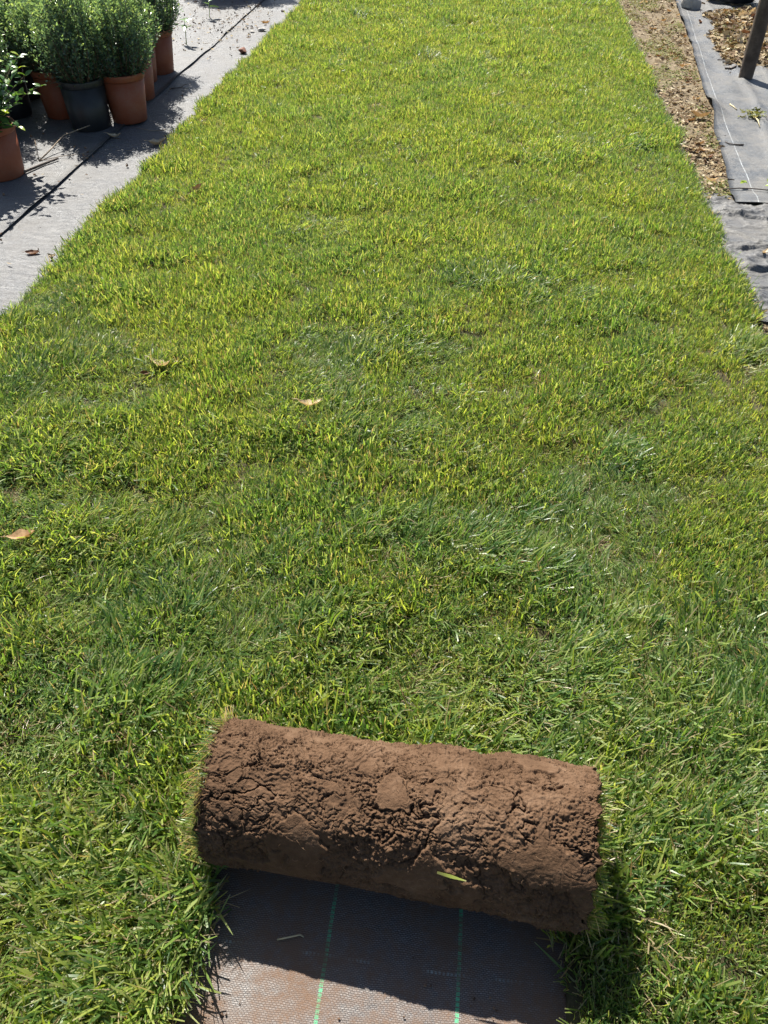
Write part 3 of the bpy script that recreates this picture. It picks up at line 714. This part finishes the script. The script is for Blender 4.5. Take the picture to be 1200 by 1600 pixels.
# ------------------------------------------------------------------ potted plants on the left
def lathe(prof, n=40, seed=0, wob=0.0):
    V = []; r = np.random.default_rng(seed)
    for (rr, z) in prof:
        for j in range(n):
            a = 2 * math.pi * j / n; q = rr * (1 + wob * math.sin(2 * a + seed))
            V.append((q * math.cos(a), q * math.sin(a), z))
    F = []
    for k in range(len(prof) - 1):
        for j in range(n):
            F.append((k * n + j, k * n + (j + 1) % n, (k + 1) * n + (j + 1) % n, (k + 1) * n + j))
    return np.array(V), np.array(F)
def pot_mesh(rb, rt, h, mat, seed=0):
    prof = [(0.001, 0.0), (rb * 0.97, 0.0), (rb, 0.004), (rb + (rt - rb) * 0.84, h * 0.86), (rt * 0.985, h * 0.865), (rt * 1.01, h * 0.89), (rt * 1.02, h * 0.99), (rt * 1.01, h), (rt * 0.965, h), (rt * 0.95, h * 0.97), (rt * 0.90, h * 0.80), (0.001, h * 0.80)]
    V, F = lathe(prof[:4] + [(rb + (rt - rb) * 0.84 - 0.004, h * 0.86), (rt * 0.90, h * 0.80), (0.001, h * 0.80)], 44, seed, 0.006)
    Vr, Fr = lathe(prof[3:11], 44, seed, 0.006); Vr[:44, 2] += 0.0005; Vr[:, :2] *= 1.001
    return mesh('pot', V, F, mat), mesh('rim', Vr, Fr, mat)
def put_pot(pm, t):
    p = obj('pot', pm[0], t); obj('rim', pm[1], p)
def soil_disc(r, z, seed):
    V = [(0, 0, z + 0.008)]; nr, na = 5, 24
    q = np.random.default_rng(seed)
    for i in range(1, nr + 1):
        for j in range(na):
            a = 2 * math.pi * j / na; V.append((r * i / nr * math.cos(a), r * i / nr * math.sin(a), z + q.uniform(-0.004, 0.006)))
    F3 = [(0, 1 + j, 1 + (j + 1) % na) for j in range(na)]
    F4 = [(1 + i * na + j, 1 + (i + 1) * na + j, 1 + (i + 1) * na + (j + 1) % na, 1 + i * na + (j + 1) % na) for i in range(nr - 1) for j in range(na)]
    return mesh('potting_soil', V, [np.array(F3), np.array(F4)], M['compost'])

def small_leaf_crown(seed, R, H, stems=150):
    """upright twiggy shrub with tiny glossy leaves; returns leaf mesh and twig mesh"""
    r = np.random.default_rng(seed); P, D, Sd, L, rn, ss = [], [], [], [], [], []
    tv, tf = [], []; o = 0
    for i in range(stems):
        a = r.random() * 6.283; q = math.sqrt(r.random()); spread = q * R * r.uniform(0.82, 1.08)
        p0 = np.array([0.35 * spread * math.cos(a), 0.35 * spread * math.sin(a), 0.0])
        h = H * (1 - 0.62 * q ** 2.6) * r.uniform(0.74, 1.08)
        top = np.array([spread * math.cos(a), spread * math.sin(a), h])
        mid = p0 * 0.5 + top * 0.5 + np.array([math.cos(a), math.sin(a), 0]) * spread * 0.30 + r.normal(0, 0.01, 3)
        m = int(h / 0.0072); t = np.linspace(0.0, 1, m)[:, None]
        pth = (1 - t) ** 2 * p0 + 2 * t * (1 - t) * mid + t ** 2 * top
        pth += np.cumsum(r.normal(0, 0.0006, pth.shape), 0)
        V, F, T = tube(pth[::6], np.linspace(0.0022, 0.0008, len(pth[::6])), 4); tv.append(V); tf.append(F + o); o += len(V)
        tg = np.gradient(pth, axis=0); tg /= np.linalg.norm(tg, axis=1)[:, None]
        start = 0.04 + 0.22 * (1 - q)
        for k in range(m):
            s = k / m
            if s < start: continue
            for c in range(2):
                an = r.random() * 6.283; ref = np.cross(tg[k], [0.3, 0.5, 0.81]); ref /= np.linalg.norm(ref); b = np.cross(tg[k], ref)
                d = math.cos(an) * ref + math.sin(an) * b + tg[k] * r.uniform(0.4, 1.3); d /= np.linalg.norm(d)
                # short side shoots
                P.append(pth[k] + d * r.uniform(0, 0.014)); D.append(d); L.append(r.uniform(0.012, 0.021)); rn.append(r.random() * 0.85 + 0.15 * s); ss.append(s)
    P, D, L = np.array(P), np.array(D), np.array(L); n = len(P)
    up = r.normal(0, 1, (n, 3)) * 0.7 + [0, 0, 0.6]
    sd = np.cross(D, up); sd /= np.linalg.norm(sd, axis=1)[:, None]; nm = np.cross(sd, D)
    w = (L * r.uniform(0.42, 0.58, n))[:, None]; L_ = L[:, None]
    V = np.stack([P, P + D * L_ * 0.5 + sd * w * 0.5 + nm * w * 0.16, P + D * L_ + nm * L_ * -0.1, P + D * L_ * 0.5 - sd * w * 0.5 + nm * w * 0.16], 1)
    F = (np.arange(n) * 4)[:, None, None] + np.array([[0, 1, 2], [0, 2, 3]])[None]
    A = np.ones((n, 4, 4)); A[:, :, 0] = np.array(rn)[:, None]; A[:, :, 1] = np.array(ss)[:, None]
    return mesh('foliage', V.reshape(-1, 3), F.reshape(-1, 3), M['box_leaf'], {'bl': A.reshape(-1, 4)}, smooth=False), mesh('stems', np.vstack(tv), np.vstack(tf), M['bark'])
crowns = [small_leaf_crown(501, 0.195, 0.40), small_leaf_crown(502, 0.20, 0.43), small_leaf_crown(503, 0.19, 0.38)]
pots = {'terracotta': pot_mesh(0.086, 0.112, 0.225, M['terracotta'], 1), 'black': pot_mesh(0.096, 0.108, 0.225, M['blackpot'], 2)}
pot_soil = soil_disc(0.102, 0.19, 3)
GB = 'small leaved shrubs standing in pots on the grey cloth'
def potted_shrub(x, y, kind, ci, rz, label, sc=1.0):
    t = obj('potted_shrub', None, loc=(x, y, 0.010), rot=(0, 0, rz), label=label, cat='potted shrub', group=GB, scale=sc)
    put_pot(pots[kind], t); obj('potting_soil', pot_soil, t)
    f, st = crowns[ci]
    obj('foliage', f, t, loc=(0, 0, 0.185), kind='stuff'); obj('stems', st, t, loc=(0, 0, 0.185))
    return t
potted_shrub(-1.83, 4.10, 'terracotta', 0, 0.4, 'bushy small leaved shrub in a sunlit terracotta pot next to the black pot')
potted_shrub(-1.985, 3.97, 'black', 1, 1.9, 'bushy small leaved shrub in the black plastic pot')
potted_shrub(-1.915, 4.46, 'terracotta', 2, 3.0, 'small leaved shrub in a terracotta pot half hidden behind the sunlit terracotta pot')
potted_shrub(-2.01, 4.78, 'terracotta', 1, 4.1, 'small leaved shrub in a terracotta pot, second from the far end of the front row')
potted_shrub(-1.975, 4.98, 'terracotta', 0, 5.2, 'small leaved shrub in the last terracotta pot of the front row, beside the seedlings')
potted_shrub(-2.20, 4.13, 'terracotta', 2, 0.9, 'small leaved shrub in a shaded terracotta pot behind the black pot')
for i, (x, y, c) in enumerate(((-2.40, 3.76, 1), (-2.47, 4.10, 2), (-2.62, 3.80, 0), (-2.24, 4.36, 1), (-2.32, 4.75, 2), (-2.55, 4.42, 1), (-2.35, 5.15, 0), (-2.82, 4.15, 2), (-2.70, 4.8, 0))):
    potted_shrub(x, y, 'black', c, i * 1.3, 'small leaved shrub deep in the back rows of pots')['group'] = 'shrubs in the back rows of pots'  # pots coloured black to deepen the shade between the back rows
for i, (x, y, c) in enumerate(((-2.38, 7.42, 1), (-2.04, 7.52, 2), (-2.45, 7.95, 0))):
    potted_shrub(x, y, 'terracotta', c, i * 1.9, 'small leaved shrub of the separate cluster further along the grey cloth', 1.5)['group'] = 'shrubs further along the cloth'

# broad leaved plant in the pot in front
def broad_leaf(L, Wd):
    nl, nw = 7, 3; s = np.linspace(0, 1, nl); prof = np.sin(np.pi * s ** 0.85) ** 0.8 * Wd * 0.5; prof[0] = 0.0012; prof[-1] = 0.0003
    V = []
    for i in range(nl):
        for t in (-1, 0, 1):
            V.append((s[i] * L, t * prof[i], (abs(t) * 0.30 * prof[i]) - 0.16 * L * s[i] ** 2))
    return np.array(V), grid_faces(nl, nw)
lv, lf = broad_leaf(1.0, 0.50)
leaf_kinds = []
for i, (c, sg_) in enumerate(((0.05, 0.4), (0.25, 0.5), (0.45, 0.6), (0.6, 0.7), (0.8, 0.8), (0.98, 0.98))):
    A = np.ones((len(lv), 4)); A[:, 0] = c; A[:, 1] = sg_
    v = lv.copy(); q = np.random.default_rng(640 + i); v[:, 2] += q.normal(0, 0.012, len(v)) - 0.10 * (i % 3) * v[:, 0] ** 2
    leaf_kinds.append((v, mesh('leaf', v, lf, M['big_leaf'], {'bl': A}), A))
def broad_plant(seed, t, z0):
    r = np.random.default_rng(seed); tv, tf = [], []; to = 0; LL = []
    for i in range(66):
        a = r.random() * 6.283; sp = r.uniform(0.04, 0.25); h = r.uniform(0.08, 0.30) * (1.15 - sp)
        if i < 5: a = (-0.5, 0.3, 1.2, -1.0, 0.0)[i]; sp = (0.25, 0.27, 0.14, 0.20, 0.16)[i]; h = (0.07, 0.17, 0.31, 0.02, 0.36)[i]
        p0 = np.array([0.02 * math.cos(a), 0.02 * math.sin(a), 0.0]); top = np.array([sp * math.cos(a), sp * math.sin(a), h])
        mid = top * 0.5 + [0, 0, 0.05] + r.normal(0, 0.012, 3)
        tt = np.linspace(0, 1, 12)[:, None]; pth = (1 - tt) ** 2 * p0 + 2 * tt * (1 - tt) * mid + tt ** 2 * top
        V, F, T = tube(pth, np.linspace(0.0022, 0.001, 12), 5); tv.append(V); tf.append(F + to); to += len(V)
        for k in range(7):
            s = 0.25 + 0.75 * k / 6; p = pth[int(s * 11)]
            for c in ((0, 1) if k < 6 else (0, 1, 2)):
                an = a + (c * math.pi + k * 1.57) + r.normal(0, 0.35); el = r.uniform(0.0, 1.0)
                L = r.uniform(0.034, 0.054) * (0.75 if k == 6 else 1.0)
                kd = int(r.integers(0, 5)) if k < 6 else int(r.integers(3, 6))
                M4 = Matrix.Translation(Vector(p)) @ Euler((r.normal(0, 0.4), -el, an)).to_matrix().to_4x4() @ Matrix.Diagonal((L, L, L, 1))
                LL.append((p[0] - p[1] + 0.6 * p[2], kd, M4))
    obj('stems', mesh('stems', np.vstack(tv), np.vstack(tf), M['bark']), t, loc=(0, 0, z0))
    LL.sort(key=lambda q: -q[0]); parts = []
    for n_, (_, kd, M4) in enumerate(LL):
        if n_ < 290:
            o = obj('leaf', leaf_kinds[kd][1], t); o.matrix_local = Matrix.Translation((0, 0, z0)) @ M4
        else:
            v = np.c_[leaf_kinds[kd][0], np.ones(len(lv))] @ np.array(M4).T; parts.append((v[:, :3], lf, leaf_kinds[kd][2]))
    V, F, A = join(parts); obj('foliage', mesh('foliage', V, F, M['big_leaf'], {'bl': A}), t, loc=(0, 0, z0), kind='stuff')
t = obj('potted_plant', None, loc=(-2.125, 3.29, 0.012), label='leggy broad leaved plant in the terracotta pot at the path seam', cat='potted plant')
put_pot(pot_mesh(0.098, 0.116, 0.212, M['terracotta'], 4), t); obj('potting_soil', soil_disc(0.105, 0.178, 9), t)
broad_plant(601, t, 0.175)

# seedlings past the pots
def seedling(x, y, h, seed, label):
    r = np.random.default_rng(seed); t = obj('seedling', None, loc=(x, y, 0.008), label=label, cat='seedling', group='seedlings on the cloth')
    V, F, T = tube([(0, 0, 0), (0.006, 0, h * 0.5), (0.01, 0.004, h)], [0.003, 0.0025, 0.0015], 5)
    obj('stem', mesh('stem', V, F, M['big_leaf'], {'bl': np.ones((len(V), 4)) * 0.9}), t)
    for k in range(6):
        an = k * 2.2 + r.random(); el = r.uniform(-0.2, 0.6); L = r.uniform(0.05, 0.075)
        A = np.ones((len(lv), 4)); A[:, 0] = 0.85; A[:, 1] = 0.74
        obj('leaf', mesh('leaf', lv * L, lf, M['big_leaf'], {'bl': A}), t, loc=(0.008, 0.002, h * (0.6 + 0.08 * k) * 0.95), rot=(r.normal(0, 0.2), -el, an))
seedling(-2.01, 5.62, 0.16, 1, 'bright green seedling right beside the last terracotta pot')
seedling(-2.08, 6.40, 0.13, 2, 'bright green seedling in the leaf scraps beyond the last pot')

# ------------------------------------------------------------------ post, block, far pots
z = np.linspace(-0.05, 2.3, 40); pth = np.stack([1.492 - 0.014 * z + 0.002 * np.sin(z * 3), 5.235 + 0 * z, z + 0.02], 1)
V, F, T = tube(pth, 0.040 * (1 + 0.03 * np.sin(z * 5)), 20, 0.03, 5)
obj('post', mesh('post', V, [F, T], M['post']), label='weathered dark brown round post standing on the cloth', cat='post')

def rock(name, loc, size, seed, mat, label, cat, group=None, flat=0.7, angular=0.35, rz=0.0):
    import bmesh
    bm = bmesh.new(); bmesh.ops.create_icosphere(bm, subdivisions=3, radius=1.0); r = np.random.default_rng(seed)
    pl = [(Vector(r.normal(0, 1, 3)).normalized(), r.uniform(0.45, 0.85)) for _ in range(11)]
    for v in bm.verts:
        c = v.co.copy()
        for nn, d in pl:
            e = c.dot(nn) - d
            if e > 0: c -= nn * e * (0.6 + angular)
        v.co = Vector((c.x * size[0], c.y * size[1], c.z * size[2]))
    me = bpy.data.meshes.new(name); bm.to_mesh(me); bm.free(); me.materials.append(mat)
    zmin = min(v.co.z for v in me.vertices)
    return obj(name, me, loc=(loc[0], loc[1], loc[2] - zmin), rot=(0, 0, rz), label=label, cat=cat, group=group)
rock('concrete_lump', (1.475, 7.10, ZR(1.475, 7.10) - 0.022), (0.085, 0.07, 0.085), 3, M['stone'], 'pale broken concrete lump at the narrow end of the cloth', 'rubble')
for i, (x, y, s_) in enumerate(((-1.606, 6.075, 0.026), (-1.519, 5.993, 0.020), (-1.664, 6.031, 0.017), (-1.60, 6.70, 0.016), (-1.70, 6.15, 0.012), (-1.625, 6.25, 0.012))):
    rock('pebble', (x, y, 0.002), (s_ * 1.3, s_, s_ * 0.5), 20 + i, M['stone'] if i < 3 else M['twig_dark'], ('pale grey flat pebble on the cloth beside the lawn' if i < 3 else 'dark pebble on the cloth beside the lawn'), 'pebble', 'pale pebbles on the cloth' if i < 3 else 'dark pebbles on the cloth', rz=i)
rock('pot_shard', (-1.588, 5.473, 0.002), (0.034, 0.028, 0.022), 40, mat_plain('shard', (0.16, 0.065, 0.04), 0.8), 'reddish brown shard lying on the cloth near the lawn edge', 'shard')
rock('pebble', (-1.965, 4.134, 0.012), (0.012, 0.010, 0.006), 44, M['stone'], 'tiny pale pebble in the shade next to the sunlit terracotta pot', 'pebble')
bigpot = pot_mesh(0.13, 0.16, 0.26, M['blackpot'], 7); bigsoil = soil_disc(0.148, 0.222, 8)
for i, (x, y) in enumerate(((1.86, 7.36), (2.12, 7.05), (2.20, 7.45), (2.42, 6.80))):
    t = obj('plant_pot', None, loc=(x, y, 0.035), label='large black plastic pot standing beyond the heap of dead leaves', cat='plant pot', group='black pots beyond the litter heap')
    put_pot(bigpot, t); obj('potting_soil', bigsoil, t)
t = obj('plant_pot', None, loc=(1.69, 7.50, 0.035), label='blue plastic pot beside the black pots', cat='plant pot')
put_pot(pot_mesh(0.09, 0.11, 0.17, M['blue'], 8), t); obj('potting_soil', soil_disc(0.10, 0.145, 10), t)
t = obj('plant_pot', None, loc=(1.835, 5.80, 0.052), label='blue plastic pot to the right of the post', cat='plant pot')
put_pot(pot_mesh(0.075, 0.095, 0.13, M['blue'], 9), t); obj('potting_soil', soil_disc(0.088, 0.11, 11), t)

# ------------------------------------------------------------------ fallen leaves, twigs, straws
def dry_leaf_mesh(seed, L, asp, curl, mat):
    r = np.random.default_rng(seed); nl, nw = 9, 7; s = np.linspace(0, 1, nl)
    prof = np.sin(np.pi * np.clip(s, 0.02, 0.99) ** 0.9) ** 0.75 * L * asp * 0.5; V = []
    for i in range(nl):
        for t in np.linspace(-1, 1, nw):
            w = prof[i] * (1 + 0.15 * r.normal())
            V.append((s[i] * L - L / 2, t * w, curl * L * 0.5 * (2 * s[i] - 1) ** 2 + abs(t) ** 1.6 * w * 0.75 * (0.6 + curl) + r.normal(0, 0.012) * L))
    V = np.array(V); V[:, 2] -= V[:, 2].min(); V2 = V.copy(); V2[:, 2] -= 0.0006
    n = len(V)
    tv, tf, tt = tube([(-L / 2 + 0.002, 0, V[3, 2]), (-L * 0.72, 0.01 * L, V[3, 2] + 0.03 * L)], [0.0009, 0.0006], 4)
    return mesh('dry_leaf', np.vstack([V, tv]), [grid_faces(nl, nw), tf + n], mat)
LF = [dry_leaf_mesh(700 + i, L, a, c, M[m]) for i, (L, a, c, m) in enumerate(((0.062, 0.30, 0.55, 'pale_leaf'), (0.055, 0.45, 0.40, 'dry_leaf'), (0.05, 0.40, 0.5, 'dry_leaf'), (0.06, 0.5, 0.3, 'brown_leaf'), (0.085, 0.5, 0.55, 'pale_leaf')))]
def leaf(i, x, y, z, rz, tx, ty, sc, label, group=None):
    return obj('dry_leaf', LF[i], loc=(x, y, z), rot=(tx, ty, rz), scale=sc, label=label, cat='dry leaf', group=group)
leaf(0, -0.885, 1.83, 0.050, -0.3, -0.15, -0.1, 1.2, 'pale curled dead leaf on the lawn beside a tiny brown leaf')
leaf(3, -0.925, 1.80, 0.040, 0.8, 0.5, 0.3, 0.5, 'tiny brown leaf on the lawn next to a pale curled one')
leaf(0, -0.414, 1.69, 0.050, 0.3, -0.15, 0.1, 1.1, 'pale folded dead leaf caught in the middle of the lawn')
leaf(1, -0.962, 1.11, 0.050, 0.2, -0.1, -0.2, 1.2, 'tan dead leaf on the lawn, curled up at one end')
leaf(1, -1.171, 3.12, 0.049, 0.5, 0.3, -0.5, 1.3, 'small brown leaf sticking up near the lawn edge by the path')
leaf(3, -1.644, 2.572, 0.004, 0.2, 0.1, 0.0, 0.9, 'dark brown dead leaf alone on the sunlit cloth')
leaf(4, -1.570, 3.765, 0.006, 0.6, 0.0, 0.0, 1.0, 'long tan leaf against the lawn edge, in front of the pots')
leaf(0, -1.81, 3.826, 0.012, 0.1, 0.0, 0.0, 1.1, 'grey white leaf on the cloth seam in front of the black pot')
leaf(1, -1.642, 6.323, 0.004, 0.3, 0.0, 0.0, 1.2, 'tan leaf on the cloth among the far pebbles')
leaf(4, 1.10, 4.46, 0.022, -0.2, -0.2, 0.0, 1.1, 'large cream coloured curled leaf on the soil below the lifted cloth edge')
leaf(0, 1.085, 4.53, 0.022, 0.9, -0.2, 0.0, 1.1, 'cream leaf tucked behind the large curled cream leaf')
leaf(1, 1.164, 5.435, 0.020, 0.9, -0.2, 0.1, 1.2, 'orange tan leaf on the soil border opposite the post')
leaf(0, 1.062, 2.85, float(z_fold(np.array(1.062), np.array(2.85))) + 0.003, 0.9, -0.1, 0.0, 0.75, 'pale leaf lying on the folded cloth')
leaf(3, 1.46, 6.62, ZR(1.46, 6.62) + 0.004, 1.2, 0.5, 0.2, 1.1, 'dark brown leaf standing upright at the near edge of the heap')
gl = 'larger dead leaves on the heap'
for i in range(46):
    for _ in range(30):
        x = rng.uniform(1.42, 2.15); y = rng.uniform(5.6, 7.0)
        if lm(np.array(x), np.array(y)) > 0.7: break
    leaf(int(rng.integers(1, 5)), x, y, float(z_heap(np.array(x), np.array(y))) + 0.008, rng.random() * 6.28, rng.normal(0, 0.6), rng.normal(0, 0.5), rng.uniform(0.7, 1.3), 'large dead leaf on the heap behind the post', gl)
for i in range(44):
    y = rng.uniform(3.5, 8.2); x = rng.uniform(0.965, EC(y) - 0.01)
    leaf(int(rng.choice([0, 1, 1, 2, 3])), x, y, float(z_dirt(np.array(x), np.array(y))) + 0.010, rng.random() * 6.28, rng.normal(0, 0.35), rng.normal(0, 0.3), rng.uniform(0.5, 1.0), 'small dead leaf on the bare soil strip along the lawn', 'dead leaves on the soil strip')

def stick(name, pts, r0, r1, mat, label, cat, parent=None):
    V, F, T = tube(pts, np.linspace(r0, r1, len(pts)), 6, 0.2, 3); return obj(name, mesh(name, V, [F, T], mat), parent, label=label, cat=cat)
t = obj('twig', None, loc=(-2.035, 3.47, 0.012), label='pale forked twig propped up beside the broad leaved plant', cat='twig')
stick('branch', [(0, 0, 0), (0.02, 0.10, 0.02), (0.045, 0.20, 0.05), (0.12, 0.34, 0.055)], 0.004, 0.0022, M['twig'], None, None, t)
stick('branch', [(0.0, 0, 0), (-0.012, 0.03, 0.04), (-0.02, 0.05, 0.075)], 0.0022, 0.0012, M['twig'], None, None, t)
stick('branch', [(0, 0, 0), (0.08, 0.05, 0.006), (0.19, 0.10, 0.008)], 0.0020, 0.001, M['twig'], None, None, t)
stick('stick', [(-2.12, 3.20, 0.016), (-2.03, 3.31, 0.02), (-1.99, 3.42, 0.018), (-1.95, 3.49, 0.02)], 0.007, 0.005, M['twig_dark'], 'dark stick on the cloth along the base of the broad leaved plant', 'stick')
stick('stick', [(-1.60, 3.98, 0.006), (-1.66, 3.95, 0.008), (-1.75, 3.97, 0.012)], 0.002, 0.0012, M['twig'], 'thin stalk on the cloth reaching towards the lawn edge', 'stick')
t = obj('twig', None, loc=(-1.80, 4.66, 0.006), label='small dark twig with torn leaves in the shade beside the pots', cat='twig')
stick('branch', [(0, 0, 0.003), (0.05, 0.01, 0.006), (0.11, -0.01, 0.008)], 0.003, 0.0015, M['twig_dark'], None, None, t)
stick('branch', [(0.05, 0.01, 0.005), (0.07, 0.05, 0.012), (0.10, 0.07, 0.014)], 0.002, 0.001, M['twig_dark'], None, None, t)
# stems lying on the right cloth
t = obj('creeping_stem', None, loc=(1.04, 3.47, ZR(1.12, 3.47) + 0.003), label='creeping stem with small leaves lying across the right cloth', cat='creeper')
stick('stem', [(0, 0, 0.0), (0.06, 0.006, 0.004), (0.13, 0.0, 0.006), (0.22, -0.01, 0.004), (0.34, -0.03, 0.003)], 0.0028, 0.002, M['twig_dark'], None, None, t)
for k, (x, y, a) in enumerate(((0.06, 0.02, 0.5), (0.09, 0.02, 2.4), (0.16, 0.01, -0.7), (0.18, 0.05, 1.0), (0.21, 0.07, 2.2))):
    A = np.ones((len(lv), 4)); A[:, 0] = 0.95; A[:, 1] = 0.95
    obj('leaf', mesh('leaf', lv * 0.035, lf, M['big_leaf'], {'bl': A}), t, loc=(x, y, 0.018), rot=(0.2, -0.3, a))
stick('stick', [(a_, b_, ZR(a_, b_) + 0.004) for a_, b_ in ((1.155, 4.075), (1.17, 4.05), (1.20, 4.04), (1.235, 4.045))], 0.0022, 0.004, M['twig_dark'], 'dark stalk with a thick end lying over the white line', 'stick')
stick('stick', [(a_, b_, ZR(a_, b_) + d_) for a_, b_, d_ in ((1.40, 5.60, 0.004), (1.46, 5.59, 0.008), (1.52, 5.61, 0.02), (1.56, 5.64, 0.035))], 0.003, 0.004, M['twig_dark'], 'thin stick lying just behind the post', 'stick')
stick('stick', [(a_, b_, ZR(a_, b_) + 0.005) for a_, b_ in ((1.41, 5.42), (1.445, 5.41), (1.475, 5.43))], 0.005, 0.006, M['twig_dark'], 'short thick stub of wood against the post', 'stick')
t = obj('weed_clump', None, loc=(1.375, 4.49, ZR(1.375, 4.49)), label='dried weed clump with a pale root on the right cloth', cat='weed')
P = rng.normal(0, 1, (90, 3)) * [0.028, 0.022, 0.010] + [0, 0, 0.014]; P[:, 2] = np.abs(P[:, 2])
V, F, A = flakes(P, rng.uniform(0.012, 0.03, 90), rng.uniform(0.004, 0.012, 90), rng.random(90) * 6.28, rng.normal(0, 0.6, 90), rng.normal(0.2, 0.5, 90), rng.random(90))
o = obj('leaves', mesh('leaves', V, F, M['weed'], {'bl': A}), t); o['kind'] = 'stuff'
stick('root', [(0.0, -0.01, 0.008), (0.004, -0.08, 0.012), (-0.004, -0.17, 0.006)], 0.006, 0.002, M['straw'], None, None, t)
stick('stick', [(a_, b_, ZR(a_, b_) + 0.004) for a_, b_ in ((1.30, 4.70), (1.31, 4.66), (1.318, 4.61))], 0.004, 0.0025, M['straw'], 'short pale straw on the right cloth above the weed clump', 'straw')

# straw, blades and bits near the roll
stick('straw', [(-0.212, 0.375, 0.005), (-0.195, 0.380, 0.007), (-0.178, 0.386, 0.006), (-0.172, 0.384, 0.004)], 0.0014, 0.0012, M['straw'], 'dry straw stalk on the cloth in the shadow of the roll', 'straw')
def loose_blade(name, P0, az, lean, L, Wd, rnd, dry, label, cat, loc=(0, 0, 0), rot=(0, 0, 0), curv=0.3):
    a = np.array
    V, F, A = blades(a([P0], float), a([az]), a([lean]), a([curv]), a([L]), a([Wd]), a([rnd]), a([dry]), 6, 0.3, a([0.8]), zmin=-1)
    V2 = V.copy(); V2[:, 2] -= 0.0004
    return obj(name, mesh(name, np.vstack([V, V2]), np.vstack([F, F[:, ::-1] + len(V)]), M['grass'], {'bl': np.vstack([A, A])}), loc=loc, rot=rot, label=label, cat=cat)
loose_blade('grass_blade', (0.236, 0.366, 0.028), 2.43, 1.62, 0.075, 0.0035, 0.4, 0.0, 'single green blade arching from the turf over the bare cloth', 'grass blade', curv=0.1)
thb = 2.05; yb, zb = spiral(np.array(thb), -0.0085)
loose_blade('grass_blade', (0, 0, 0), -0.15, 1.52, 0.042, 0.0045, 0.75, 0.0, 'cut green blade lying on the soil of the roll', 'grass blade', loc=(0.022, RY + float(yb), float(zb)), rot=(math.pi * 0.5 - (thb - math.pi / 2) - 0.35, 0, 0), curv=0.05)

# longer stray stalks standing out of the lawn
n = 260; x = rng.uniform(XL, XR, n); y = rng.uniform(0.2, 5.5, n); k_ = ~((x > BL - 0.02) & (x < BR + 0.02) & (y < 0.72)); x, y = x[k_], y[k_]; n = len(x)
V, F, A = blades(np.stack([x, y, 0 * x + 0.035], 1), rng.random(n) * 6.28, rng.normal(1.2, 0.2, n), rng.normal(0.3, 0.5, n), rng.uniform(0.03, 0.075, n), rng.uniform(0.0010, 0.0024, n), rng.random(n), np.ones(n), 5, 0.5, rng.normal(0, 1, n), zmin=0.030)
obj('straw', mesh('straw', V, F, M['grass'], {'bl': A}), kind='stuff', label='loose dry straws lying on the mown grass', cat='straw')
